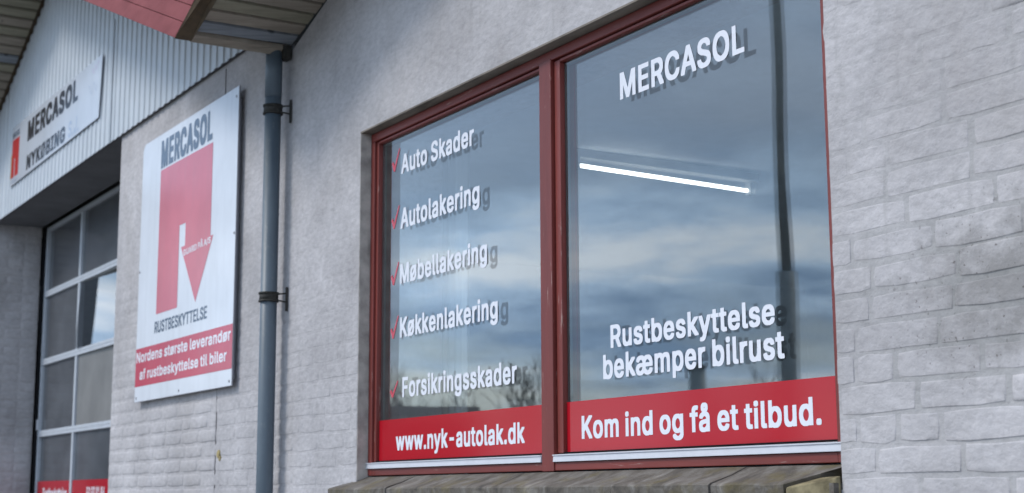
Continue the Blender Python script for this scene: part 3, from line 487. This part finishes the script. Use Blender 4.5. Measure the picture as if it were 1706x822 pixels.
# ---- cladding of the left gable
clad = under(MB().box(-13.6, -6.05, -.014, .0, 2.008 + E_, 2.013 + E_).build('cladding', M['flash']))
clad['label'] = 'white ribbed steel cladding over the garage door'
def sheet(xa, xb, y, dz):
    b = MB(); p = .094; prof = []
    x = xa
    while x < xb - 1e-6:
        for du, dy in ((0, 0), (.050, 0), (.056, -.007), (.088, -.007)):
            if x + du < xb: prof.append((x + du, y + dy))
        x += p
    prof.append((xb, y)); vs = []
    for (px, py) in prof:
        top = roof_l(px) + .02
        vs.append((b.b.verts.new((px, py, 2.013 + dz + E_)), b.b.verts.new((px, py, max(2.02, top) + E_)), b.b.verts.new((px, py + .0012, max(2.02, top) + E_)), b.b.verts.new((px, py + .0012, 2.013 + dz + E_))))
    for q, r in zip(vs, vs[1:]):
        for k in range(4): b.b.faces.new((q[k], q[(k + 1) % 4], r[(k + 1) % 4], r[k]))
    return b.build('cladding_sheet', M['cladding'], clad)
sheet(-13.4, -11.1, -.010, .0); sheet(-11.1, -8.34, -.0115, -.002); sheet(-8.36, -6.10, -.015, -.004)
box('corner_trim', M['cladding'], clad, -8.352, -8.338, -.0235, -.016, 2.006, 2.75, .001)

# ---- roof: boards under the overhang, red fascia boards, roofing
roof = under(MB().prism([(-14.9, roof_l(-14.9) + .36 + E_), (-14.9, roof_l(-14.9) + .30 + E_), (AX, AZ + .30 + E_), (XV, ZV + .30 + E_), (BX, BZ + .30 + E_), (4.4, roof_r(4.4) + .30 + E_), (4.4, roof_r(4.4) + .36 + E_), (BX, BZ + .36 + E_), (XV, ZV + .36 + E_), (AX, AZ + .36 + E_)], -.545, 4.0).build('roof', M['roofing']))
roof['label'] = 'overhanging roof edge with boarded underside and red fascia'
YF = -.50
rnd = random.Random(11)
def soffit(xi0, zi0, xi1, zi1, xo0, zo0, xo1, zo1, mat, yo=-.463, yi=-.002, t=.02):
    p = [(xi0, yi, zi0), (xi1, yi, zi1), (xo1, yo, zo1), (xo0, yo, zo0)]
    b = MB().hexa([(x, y, z + E_) for x, y, z in p] + [(x, y, z + E_ + t) for x, y, z in p])
    return b.build('soffit_board', mat, roof, .002)
# right gable: wall side (slope .27) and fascia side (slope .41), eight boards in view then on up
mats = [M['board_b'], M['board_a'], M['board_c'], M['board_a'], M['board_a'], M['board_c'], M['board_a'], M['board_b']]
for k in range(0, 22):
    pi, po = .0815, .0775
    xi0 = -5.702 + k * pi + .009; xi1 = xi0 + pi - .018; xo0 = -5.600 + k * po * 1.06 + .009; xo1 = xo0 + po * 1.06 - .018
    si, so = (.272, .262) if k < 8 else (.272, .262)
    soffit(xi0, 1.887 + (xi0 + 5.702) * .275, xi1, 1.887 + (xi1 + 5.702) * .275, xo0, 1.845 + (xo0 + 5.600) * .30, xo1, 1.845 + (xo1 + 5.600) * .30, mats[k % 8], t=.018)
# lowest board, turned towards the valley
soffit(-5.735, 1.846, -5.708, 1.872, -5.662, 1.822, -5.606, 1.836, M['board_a'])
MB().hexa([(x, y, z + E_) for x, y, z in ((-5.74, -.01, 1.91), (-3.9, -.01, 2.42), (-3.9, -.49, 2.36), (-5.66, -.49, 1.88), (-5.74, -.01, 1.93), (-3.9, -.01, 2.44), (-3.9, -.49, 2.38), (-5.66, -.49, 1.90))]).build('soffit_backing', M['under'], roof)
# left gable, far slope: boards seen at the top left corner
n = 50
for k in range(n):
    w_ = 4.95 / n; a = AX - .02 - k * w_; c = a - w_ + .030
    soffit(c, roof_l(c), a, roof_l(a), c, roof_l(c), a, roof_l(a), rnd.choice([M['board_a'], M['board_c'], M['board_b'], M['board_a']]), yi=-.045, yo=-.50)
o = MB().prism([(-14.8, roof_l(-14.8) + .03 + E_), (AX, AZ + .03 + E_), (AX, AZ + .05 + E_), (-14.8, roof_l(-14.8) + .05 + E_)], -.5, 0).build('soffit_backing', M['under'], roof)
# left gable, near slope (seen only from beneath)
for k in range(36):
    w_ = 3.9 / 36; a = AX + .02 + k * w_; c = a + w_ - .008
    soffit(a, roof_l(a), c, roof_l(c), a, roof_l(a), c, roof_l(c), rnd.choice([M['board_a'], M['board_c']]), yi=-.05, yo=-.49)
# fascia boards. Left gable near slope: lower edge falls to the valley corner at (-5.673, 1.833)
CX, CZ = -5.673, 1.833; SF = .405
def fascia_left(k, h0, h1, side=1):
    def zl(x): return CZ + (CX - x) * SF
    cut = .41                                   # the right gable's rake cuts the boards on this slope
    def meet(h): t = h / (cut + SF); return (CX + t, CZ + h - t * SF)
    a0 = meet(h0); a1 = meet(h1)
    pts = [(AX + .1, zl(AX + .1) + h0), a0, a1, (AX + .1, zl(AX + .1) + h1)]
    o = MB().prism([(x, z + E_) for x, z in pts], -.522 + .0015 * (k % 2), -.497).build('fascia_board', M['fascia'], roof, .0015)
for k in range(4): fascia_left(k, k * .080, k * .080 + .077)
def rp(x): return CZ + (x - CX) * .41
for k in range(3):
    h0 = .002 + k * .1
    x0 = CX + (.32 + 0) / (.41 + SF) + .003
    MB().prism([(x0, rp(x0) + h0 + E_), (-1.2, CZ + (x0 - CX) * .41 + (-1.2 - x0) * .34 + h0 + E_), (-1.2, CZ + (x0 - CX) * .41 + (-1.2 - x0) * .34 + h0 + .097 + E_), (x0, rp(x0) + h0 + .097 + E_)], -.522, -.497).build('fascia_board', M['fascia'], roof, .0015)
# dark underside strip behind the right rake
zo = lambda x: 1.845 + (x + 5.600) * .30 - .012
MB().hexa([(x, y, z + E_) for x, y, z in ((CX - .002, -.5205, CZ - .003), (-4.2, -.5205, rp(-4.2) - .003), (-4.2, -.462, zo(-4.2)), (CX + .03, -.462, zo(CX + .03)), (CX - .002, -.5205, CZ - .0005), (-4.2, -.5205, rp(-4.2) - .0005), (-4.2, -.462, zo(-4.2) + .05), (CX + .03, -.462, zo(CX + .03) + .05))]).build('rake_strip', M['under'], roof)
# valley outlet over the pipe
box('valley_outlet', M['clamp'], roof, -5.745, -5.690, -.040, -.002, 1.825, 1.885, .004)

# ---- downpipe
PX, PY = -5.742, -.062
dp = MB().tube((PX, PY, -.0 + .02), (PX, PY, 1.70 + E_), .0345, n=32).build('downpipe', M['pipe']); under(dp); dp['label'] = 'blue grey downpipe between the two gables'
MB().tube((PX, PY, 1.66 + E_), (PX, PY, 1.90 + E_), .0358, n=32).build('pipe_sleeve', M['pipe'], dp)
for zc, tilt in ((1.607, 0), (.807, .004)):
    b = MB()
    b.tube((PX, PY, zc - .019 + E_), (PX, PY, zc + .019 + E_), .0395, n=32)
    for dz in (-.016, .016): b.tube((PX, PY, zc + dz - .004 + E_), (PX, PY, zc + dz + .004 + E_), .0425, n=32)
    cl = b.build('pipe_clamp', M['clamp'], dp)
    b = MB()
    for dz in (.014, -.022): b.tube((PX + .034, PY + .01, zc + dz * .6 + E_), (PX + .052, -.004, zc + dz + E_), .0035, n=8)
    b.box(PX + .046, PX + .058, -.008, -.001, zc - .06 + E_, zc + .04 + E_)
    b.box(PX + .030, PX + .040, PY - .01, PY + .014, zc - .022 + E_, zc + .02 + E_)
    b.build('clamp_bracket', M['clamp'], dp, .001)

# ---- window
win = under(MB().box(OX0 + .0045, OX0 + .035, .047, .115, .066 + E_, OZ1 - .036 + E_).build('window', M['red_v'], None, .002))
win['label'] = 'large two pane window in a worn dark red wooden frame with white and red vinyl lettering'
def wpart(name, mat, x0, x1, y0, y1, z0, z1, bv=.002): return box(name, mat, win, x0, x1, y0, y1, z0, z1, bv)
wpart('head', M['red_h'], OX0 + .0045, OX1 - .002, .047, .115, OZ1 - .0355, OZ1 - .004)
wpart('jamb', M['red_v'], -2.540, OX1 - .001, .047, .115, .066, OZ1 - .036)
wpart('mullion', M['red_v'], -3.800, -3.734, .0435, .115, .064, OZ1 - .030)
wpart('bottom_rail', M['red_h'], OX0 + .035, -3.8005, .0475, .115, .066, .0905); wpart('bottom_rail', M['red_h'], -3.7335, -2.5405, .0475, .115, .066, .0905)
wpart('glazing_bead', M['red_v'], OX0 + .038, -4.960, .056, .115, .117, OZ1 - .040)
wpart('glazing_bead', M['red_v'], -3.731, -3.700, .056, .115, .117, OZ1 - .040)
wpart('glazing_bead', M['red_h'], -4.9595, -3.8005, .056, .115, OZ1 - .048, OZ1 - .0385); wpart('glazing_bead', M['red_h'], -3.6995, -2.5405, .056, .115, OZ1 - .048, OZ1 - .0385)
wpart('rebate', M['rubber'], -4.9755, -4.9745, .062, .1, .12, 1.31, 0)
for a, c in ((OX0 + .004, -3.8008), (-3.7332, -2.489)):
    b = MB(); z0, z1 = .0912 + E_, .1165 + E_
    b.prism([(0, 0), (1, 0), (1, 1), (0, 1)], 0, 1); b.b.clear()
    b.hexa([(a, .0395, z0), (c, .0395, z0), (c, .085, z0), (a, .085, z0), (a, .0410, z1 - .004), (c, .0410, z1 - .004), (c, .085, z1), (a, .085, z1)])
    st = b.build('glazing_strip', M['alu'], win, .001)
    wpart('strip_lip', M['alu'], a, c, .0375, .0392, .1095, .1125, 0)
    wpart('strip_gasket', M['rubber'], a + .03, c - .02, .058, .0695, .1168, .1195, 0)
    wpart('strip_shadow_gap', M['rubber'], a, c, .0465, .060, .0902, .0911, 0)  # black strip painting the shade between rail and glazing strip
GZ0, GZ1 = .1175, 1.3125
YG, YG2 = .070, .0885
def pane(x0, x1, y, g='glass'):
    b = MB().box(x0, x1, y, y + .004, GZ0 + E_, GZ1 + E_)
    o = b.build('glass_pane', [M[g], M['clear']], win)
    for p in o.data.polygons: p.material_index = 0 if p.normal.y < -.9 else 1
    return o
for a, c in ((-4.962, -3.7985), (-3.702, -2.5385)):
    pane(a, c, YG); pane(a, c, YG2, 'glass_in')
    b = MB(); s_ = .009
    for q in ((a, a + s_, GZ0, GZ1), (c - s_, c, GZ0, GZ1)): b.box(q[0], q[1], YG + .0045, YG2 - .0005, q[2] + E_, q[3] + E_)
    for q in ((GZ0, GZ0 + s_), (GZ1 - s_, GZ1)): b.box(a + s_ + .0002, c - s_ - .0002, YG + .0045, YG2 - .0005, q[0] + E_, q[1] + E_)
    b.build('spacer_bar', M['spacer'], win)
YL = YG - .0008
K = 1.0297
def vt(s, x0, x1, z, cap, mat=None, lab=None): return text(s, x0 * K, x1 * K, z * K, cap * K, YL - .0006, mat or M['v_white'], win, label=lab)
flat_poly('red_band', [[(-4.9595, GZ0 + E_ + .001), (-3.7995, GZ0 + E_ + .001), (-3.7995, .2665 + E_), (-4.9595, .2665 + E_)]], M['v_red'], win, YL)
flat_poly('red_band', [[(-3.7005, GZ0 + E_ + .001), (-2.5400, GZ0 + E_ + .001), (-2.5400, .2665 + E_), (-3.7005, .2665 + E_)]], M['v_red'], win, YL)
vt('Auto Skader', -4.658, -4.132, 1.132, .070, lab='white vinyl words Auto Skader')
vt('Autolakering', -4.660, -4.095, .932, .074, lab='white vinyl word Autolakering')
vt('Møbellakering', -4.660, -4.047, .734, .071, lab='white vinyl word Møbellakering')
vt('Køkkenlakering', -4.657, -3.981, .543, .071, lab='white vinyl word Køkkenlakering')
vt('Forsikringsskader', -4.636, -3.867, .332, .070, lab='white vinyl word Forsikringsskader')
vt('www.nyk-autolak.dk', -4.682, -3.824, .149, .064, lab='white web address on the red band')
vt('MERCASOL', -3.302, -2.764, 1.090, .078, lab='white vinyl word MERCASOL')
vt('Rustbeskyttelse', -3.367, -2.684, .396, .064, lab='white vinyl word Rustbeskyttelse')
vt('bekæmper bilrust', -3.405, -2.654, .312, .068, lab='white vinyl words bekæmper bilrust')
vt('Kom ind og få et tilbud.', -3.516, -2.537, .151, .065, lab='white slogan on the red band')
for zb_ in (1.155, .945, .740, .548, .338):
    T = [(-4.733, .028), (-4.722, .036), (-4.712, .016), (-4.676, .075), (-4.668, .075), (-4.708, -.004), (-4.717, -.004)]
    if zb_ == .338: T = [(x, z * .72) for x, z in T]
    flat_poly('tick_mark', [[(x * K, (z + zb_) * K + E_) for x, z in T]], M['v_tick'], win, YL - .0006)
# sill of stone slabs
sill = under(MB().box(OX0 + .003, OX1 - .003, -.02, .20, -.055 + E_, .020 + E_).build('window_sill', M['slate'])); sill['label'] = 'weathered slate window sill'
cuts = [-5.100, -4.62, -3.905, -3.28, -2.86, -2.492]
for i, (a, c) in enumerate(zip(cuts, cuts[1:])):
    a_ = max(a, OX0 + .004); yF = -.072 + rnd.uniform(-.003, .003); m = 7; b = MB(); rows = []
    for k in range(m + 1):
        t = k / m; xb = a_ + .002 + (c - a_ - .004) * t; xf = a + .002 + (c - a - .004) * t
        if i == len(cuts) - 2: xf = min(xf, -2.60 + .0)  if False else xb - (xb - (a + .002)) * .28
        j = rnd.uniform(-.0025, .0025); jz = rnd.uniform(-.0018, .0018)
        rows.append([b.b.verts.new(q) for q in ((xb, .120, .064 + E_), (xb, .046, .0615 + E_ + jz * .4), ((xb + xf) / 2, -.004, .041 + E_ + jz), (xf, yF + j + .006, .0215 + E_ + jz), (xf, yF + j, .0165 + E_ + jz), (xf, yF + j + rnd.uniform(0, .004), -.035 + E_), (xf, -.003, -.040 + E_), (xb, .120, -.040 + E_))])
    for q, r in zip(rows, rows[1:]):
        for k in range(8): b.b.faces.new((q[k], q[(k + 1) % 8], r[(k + 1) % 8], r[k]))
    b.b.faces.new(rows[0]); b.b.faces.new(rows[-1][::-1])
    b.build('sill_slab', M['slate'], sill)

MB().hexa([(-2.4865, .003, 1.2), (-2.4875, -.012, 1.2), (-2.588, -.071, 1.2), (-2.62, .003, 1.2), (-2.4865, .003, .036 + E_), (-2.4875, -.012, .031 + E_), (-2.588, -.071, .0095 + E_), (-2.62, .003, .03 + E_)]).build('sill_end', M['moss'], sill, .003)
# ---- garage door
YD = .385
door = under(MB().box(DX0 + .004, DX0 + .055, YD - .012, YD + .05, .0 - E_, DZ1 - .02 + E_ - E_ + E_).build('garage_door', M['rubber'])); door['label'] = 'glazed sectional garage door with pale rails'
me = door.data
for v in me.vertices: v.co.z = (0.01 if v.co.z < 1 else DZ1 - .004 + E_)
box('lintel_soffit', M['soffit_dark'], wall, DX0 + .001, DX1 - .001, .001, TH - .002, DZ1 - .004, DZ1 + .002)
dx0, dx1 = DX0 + .056, DX1 + .02
stiles = [dx0, -10.43, -9.45, dx1 - .035]
rails = [2.000, 1.500, .985, .452, -.09, -.6, -1.1, -1.55]
for r_, z in enumerate(rails):
    if r_ == 0: box('rail', M['alu_dull'], door, dx0 + .0, dx1, YD + .001, YD + .04, z - .012, z + .016, .002)
    else:
        box('rail', M['alu_dull'], door, dx0 + .0, dx1, YD - .001, YD + .04, z - .0225, z - .001, .002); box('rail', M['alu_dull'], door, dx0 + .0, dx1, YD - .001, YD + .04, z + .0005, z + .0225, .002)
for r_ in range(len(rails) - 1):
    z1 = rails[r_] - (.0125 if r_ == 0 else .023); z0 = rails[r_ + 1] + .023
    for s_, x in enumerate(stiles):
        box('stile', M['alu_dull'], door, x, x + (.038 if s_ in (0, 3) else .042), YD, YD + .038, z0, z1, .002)
    for s_ in range(3):
        xa = stiles[s_] + .0385; xb_ = stiles[s_ + 1] - .0005
        tilt = {(1, 1): (-.050, .050), (2, 1): (.0, .012), (0, 0): (.0, -.01), (3, 0): (.004, -.004)}.get((r_, s_), (rnd.uniform(-.004, .004), rnd.uniform(-.006, .006)))
        b = MB(); cx_, cz_ = (xa + xb_) / 2, (z0 + z1) / 2; V = []
        b.box(-(xb_ - xa) / 2, (xb_ - xa) / 2, -.0015, .0015, -(z1 - z0) / 2, (z1 - z0) / 2)
        o = b.build('door_pane', [M['acryl_new'] if (r_, s_) == (1, 1) else M['hazy'] if (r_, s_) == (2, 1) else M['acryl'], M['clear']], door)
        for p in o.data.polygons: p.material_index = 0 if p.normal.y < -.9 else 1
        o.location = (cx_, YD + .022, cz_ + E_); o.rotation_euler = (tilt[0], 0, tilt[1])
box('hinge', M['alu'], door, dx0 + .002, dx0 + .03, YD - .012, YD - .0015, .48, .56, .002)
for s_ in (0, 1, 2):
    xa = stiles[s_] + .039; xb_ = stiles[s_ + 1] - .001
    flat_poly('red_band', [[(xa, -.30 + E_), (xb_, -.30 + E_), (xb_, .103 + E_), (xa, .103 + E_)]], M['v_red'], door, YD + .008)
text('Rustbeskyttelse', -11.18, -10.52, -.03, .085, YD + .0072, M['v_white'], door)
text('59 93 91 84', -10.02, -9.60, -.03, .085, YD + .0072, M['v_white'], door)

# ================================================================== SIGNS
def panel(name, pts, y0, y1, mat, parent, bv=.0):
    return MB().prism([(x, z + E_) for x, z in pts], y0, y1).build(name, mat, parent, bv)
sg = tag(empty('wall_sign', (-6.95, 0, .478 + E_)), 'large white advertising sign with a faded red arrow emblem on the wall beside the downpipe', 'sign')
def S_(o):
    if isinstance(o, list): return [S_(q) for q in o]
    o.location = (6.95, 0, -(.478 + E_)); return o
yS = -.028
x0, x1, z0, z1 = -7.655, -6.240, .476, 1.846
rc = .05; arc = [(x0 + rc - rc * math.cos(t), z1 - rc + rc * math.sin(t)) for t in [math.pi / 2 * k / 5 for k in range(6)]]
pts = [(x0, z0), (x1, z0), (x1, z1 - .006)] + arc[::-1]
sp = S_(panel('sign_panel', pts, yS, yS + .004, M['s_white'], sg)); S_(MB().box(x0 + .03, x1 - .03, yS + .0042, -.001, z0 + .03 + E_, z1 - .06 + E_).build('batten', M['s_edge'], sg))
ed = MB()
for q in ((x0 - .002, x1 + .001, z0 - .002, z0 - .0005), (x1 + .0005, x1 + .002, z0, z1 - .006)): ed.box(q[0], q[1], yS - .001, yS + .006, q[2] + E_, q[3] + E_)
S_(ed.build('sign_edging', M['s_edge'], sg))
yp = yS - .0008
S_(text('MERCASOL', -7.345, -6.578, 1.660, .148, yp, M['s_ink'], sg, 'K', track=-30))
em = [(-7.343, 1.652), (-7.343, .905), (-7.017, .905), (-7.017, 1.313), (-6.927, 1.313), (-6.927, 1.200), (-6.985, 1.200), (-6.752, .902), (-6.527, 1.194), (-6.566, 1.194), (-6.566, 1.643)]
S_(flat_poly('arrow_emblem', [[(x, z + E_) for x, z in em]], M['s_pink'], sg, yp)); 
S_(text('RUSTBESKYTTELSE', -7.359, -6.583, .808, .060, yp, M['s_ink'], sg, 'B', track=-40))
S_(text('GUARD PÅ A/S', -6.945, -6.560, 1.150, .030, yp - .0006, M['s_ltwhite'], sg, 'B', z1=1.160))
S_(flat_poly('red_band', [[(x0 + .002, .554 + E_), (x1 - .002, .550 + E_), (x1 - .002, .750 + E_), (x0 + .002, .752 + E_)]], M['s_red'], sg, yp))
S_(text('Nordens største leverandør', -7.640, -6.262, .678, .054, yp - .0006, M['s_ltwhite'], sg))
S_(text('af rustbeskyttelse til biler', -7.576, -6.308, .588, .052, yp - .0006, M['s_ltwhite'], sg))
b = MB()
for x, z in ((x0 + .03, z0 + .02), (x1 - .03, z0 + .02), (x1 - .03, z1 - .05), (x1 - .015, 1.16), (x0 + .015, 1.16), (-6.95, z0 + .02)): b.tube((x, yS - .003, z + E_), (x, yS, z + E_), .006, n=10)
S_(b.build('screw', M['s_edge'], sg))

s2 = tag(empty('gable_sign', (-9.6, 0, 2.16 + E_)), 'long white sign with black lettering on the ribbed gable above the garage door', 'sign')
def T_(o):
    if isinstance(o, list): return [T_(q) for q in o]
    o.scale = (1.010, 1, 1.010); o.location = (9.6, 0, -(2.16 + E_) - .010 * E_); return o
yT = -.029
T_(panel('sign_panel', [(-10.725, 2.172), (-8.485, 2.188), (-8.450, 2.565), (-10.715, 2.600)], yT, yT + .003, M['s_grey'], s2))
yp = yT - .0008
T_(text('MERCASOL', -10.25, -8.965, 2.405, .145, yp, M['s_black'], s2, 'K', z1=2.405)); T_(text('NYKØBING', -10.245, -9.235, 2.203, .104, yp, M['s_black'], s2, 'K', z1=2.199)); T_(text('S.J.', -9.16, -8.915, 2.200, .104, yp, M['s_pale'], s2))
T_(flat_poly('emblem', [[(-10.70, 2.225 + E_), (-10.62, 2.225 + E_), (-10.62, 2.36 + E_), (-10.60, 2.36 + E_), (-10.60, 2.225 + E_), (-10.49, 2.225 + E_), (-10.49, 2.500 + E_), (-10.70, 2.505 + E_)]], M['s_redb'], s2, yp))
T_(flat_poly('emblem_edge', [[(-10.722, 2.225 + E_), (-10.703, 2.225 + E_), (-10.703, 2.40 + E_), (-10.722, 2.40 + E_)]], M['s_yel'], s2, yp))
T_(text('MERCASOL', -10.70, -10.49, 2.515, .042, yp, M['s_ink'], s2, 'B'))
T_(text('RUST', -10.66, -10.51, 2.186, .024, yp, M['s_pale'], s2, 'B'))
def squiggle(pts, wd):
    lp = []; n = len(pts)
    up = [(x, z + wd) for x, z in pts]; dn = [(x, z - wd) for x, z in pts][::-1]
    return up + dn
sq = [squiggle([(-8.66 + .012 * k, 2.50 + .022 * math.sin(k * 1.3) + .002 * k) for k in range(13)], .006), squiggle([(-8.72 + .014 * k, 2.40 + .03 * math.sin(k * .9 + 1)) for k in range(14)], .004)]
for i, q in enumerate(sq): T_(flat_poly('faded_script', [[(x, z + E_) for x, z in q]], M['s_lilac'] if i == 0 else M['s_pale'], s2, yp))

# ================================================================== INSIDE
gm = MB(); g0, g1, h0, h1 = -14.4, -7.75, TH + .002, 7.0
for q in ((g0, g0 + .08, h0, h1), (g1 - .08, g1, h0, h1), (g0, g1, h1, h1 + .1)): gm.box(*q, 0, 2.3 + E_)
gm.box(g0, g1, h0, h1 + .1, 2.3 + E_, 2.4 + E_); gm.box(g0 + .1, g1 - .1, h0, h1 - .01, .01, .05)
tag(gm.build('garage_interior', M['garage']), kind='structure', label='dark garage behind the sectional door')
rm = MB(); RX0, RX1, RY0, RY1, RZ1 = -7.6, -1.2, TH + .002, 4.6, 1.372
rm.box(RX0 - .1, RX0, RY0, RY1, 0, RZ1 + E_); rm.box(RX1, RX1 + .1, RY0, RY1, 0, RZ1 + E_); rm.box(RX0, RX1, RY1, RY1 + .1, 0, RZ1 + E_); rm.box(RX0 - .1, RX1 + .1, RY0, RY1 + .1, RZ1 + E_, RZ1 + .1 + E_); rm.box(RX0, RX1, RY0, RY1, .01, .05)
tag(rm.build('back_room', M['room']), kind='structure', label='dim office behind the window')
lamp = tag(empty('tube_lamp', (-4.87, 1.35, RZ1 + E_)), 'lit fluorescent tube lamp on the ceiling seen through the right pane', 'lamp')
def La(o): o.location = (4.87, -1.35, -(RZ1 + E_)); return o
LZ = 1.30
La(MB().box(-4.90, -4.845, .86, 1.84, LZ + .035 + E_, LZ + .07 + E_).build('lamp_body', M['lampbody'], lamp, .004))
La(MB().tube((-4.845, .89, LZ + E_), (-4.898, 1.81, LZ + E_), .008, n=14).build('tube', M['tube'], lamp))
for y, x in ((.875, -4.845), (1.825, -4.898)): La(MB().box(x - .018, x + .018, y - .012, y + .012, LZ - .02 + E_, LZ + .036 + E_).build('tube_holder', M['lampbody'], lamp, .002))
b = MB(); m = 46; A = []
for k in range(m + 1):
    t = k / m; x = -5.26 + .30 * t; y = .43 + .016 * math.sin(t * 34) + .007 * math.sin(t * 71 + 1)
    A.append((b.b.verts.new((x, y, -.9 + E_)), b.b.verts.new((x, y, 1.36 + E_)), b.b.verts.new((x, y + .002, 1.36 + E_)), b.b.verts.new((x, y + .002, -.9 + E_))))
for q, r in zip(A, A[1:]):
    for k in range(4):
        f = b.b.faces.new((q[k], q[(k + 1) % 4], r[(k + 1) % 4], r[k])); f.smooth = True
b.b.faces.new(A[0]); b.b.faces.new(A[-1][::-1])
tag(b.build('curtain', M['curtain']), 'pale curtain hanging behind the left edge of the left pane', 'curtain')

# ================================================================== WHAT THE GLASS REFLECTS
lm = tag(empty('lamp_post', (-7.47, -4.15, 0)), 'dull lamp post reflected at the right side of the right pane', 'lamp post')
def Lp(o, c=(-7.47, -4.15, 0)): o.location = tuple(-v for v in c); return o
Lp(MB().tube((-7.47, -4.15, 0), (-7.47, -4.15, 3.05), .060, .060, 20).build('base_tube', M['mast'], lm)); Lp(MB().tube((-7.47, -4.15, 3.05), (-7.47, -4.15, 9.0), .042, .038, 20).build('mast', M['mast'], lm)); 
Lp(MB().tube((-7.47, -4.15, 8.9), (-6.5, -5.0, 9.2), .035, .03, 12).build('arm', M['mast'], lm)); Lp(MB().box(-6.75, -6.25, -5.2, -4.85, 9.15, 9.28).build('lantern', M['alu_dull'], lm, .02))
pp = tag(empty('short_post', (-14.2, -8.7, 0)), 'short dark post reflected low in the right pane', 'post')
o = MB().tube((-14.2, -8.7, 0), (-14.2, -8.7, 3.1), .11, .10, 14).build('shaft', M['mast'], pp); o.location = (14.2, 8.7, 0)
o = MB().tube((-14.2, -8.7, 3.1), (-14.2, -8.7, 3.16), .13, .05, 14).build('post_cap', M['mast'], pp); o.location = (14.2, 8.7, 0)
def bare_tree(seed, h):
    rnd = random.Random(seed); b = MB(); tr = MB()
    def grow(p, d, l, r, lv):
        q = p + d * l
        (tr if lv == 0 else b).tube(p, q, r, r * .72, 6 if lv < 2 else 4, caps=False)
        if lv == 5: return
        for k in range(rnd.choice((2, 3, 3)) if lv else 5):
            a = Vector((rnd.uniform(-1, 1), rnd.uniform(-1, 1), rnd.uniform(-.25, .9))).normalized()
            nd = (d * .9 + a * (.75 if lv else .8)).normalized(); st = q - d * l * rnd.uniform(0, .35)
            grow(st, nd, l * rnd.uniform(.62, .85), r * .60, lv + 1)
    grow(Vector((0, 0, 0)), Vector((.03, 0, 1)).normalized(), h * .26, h * .011, 0)
    return tr, b
protos = []
for s_ in (1, 2):
    t, c = bare_tree(s_, 8); root = empty('bare_tree'); t.build('trunk', M['bark'], root); c.build('crown', M['bark'], root, recalc=False); protos.append(root)
spots = [(-33, -14, .8, 'bare tree behind the left part of the reflected roof'), (-38, -21, .95, 'tall bare tree reflected low in the left pane'), (-37, -29, .95, 'bare tree reflected beside the web address'), (-36, -35, .80, 'bare tree reflected under the word bilrust'), (-38, -43, .85, 'bare tree reflected at the right edge of the window'), (-31, -23, .60, 'small bare tree reflected in the left pane')]
hs_scale = .80
for i, (x, y, s_, lab) in enumerate(spots):
    if i < 2: r_ = protos[i]
    else:
        r_ = protos[i % 2].copy(); col.objects.link(r_)
        for ch in protos[i % 2].children: c = ch.copy(); col.objects.link(c); c.parent = r_
    r_.location = (x, y, 0); r_.scale = (s_,) * 3; r_.rotation_euler = (0, 0, i * 1.3); tag(r_, lab, 'tree', 'bare trees across the road')
hs = tag(empty('house', (-30, -11, 0)), 'low house with a dark tiled roof reflected in the left pane', 'house')
MB().box(-5, 5, -3.5, 3.5, 0, 2.5).build('house_wall', M['hwall'], hs)
MB().prism([(-5.4, 2.45), (5.4, 2.45), (5.4, 2.6), (1.5, 4.3), (-1.5, 4.3), (-5.4, 2.6)], -3.9, 3.9).build('roof', M['tile'], hs)
MB().box(-.3, .3, -.3, .3, 4.28, 4.5).build('chimney', M['hwall'], hs)
for x in (-3, 0, 3): MB().box(x - .6, x + .6, 3.49, 3.54, .9, 2.1).build('house_window', M['pane_dark'], hs)
hs.rotation_euler = (0, 0, R(25)); hs.scale = (.8, .8, .8)
hl = tag(empty('hall', (-62, -12, 0)), 'dark flat roofed hall reflected in the garage door', 'building')  # unseen block added to darken what the garage panes reflect
MB().box(-8, 8, -4, 14, 0, 12.5).build('hall_wall', M['hallwall'], hl); MB().box(-8.3, 8.3, -4.3, 14.3, 12.5, 12.9).build('roof', M['tile'], hl)
for y in (-2, 2, 6, 10): MB().box(8.0, 8.06, y - 1.2, y + 1.2, 5, 7).build('hall_window', M['pane_dark'], hl)
bpy.context.view_layer.update()
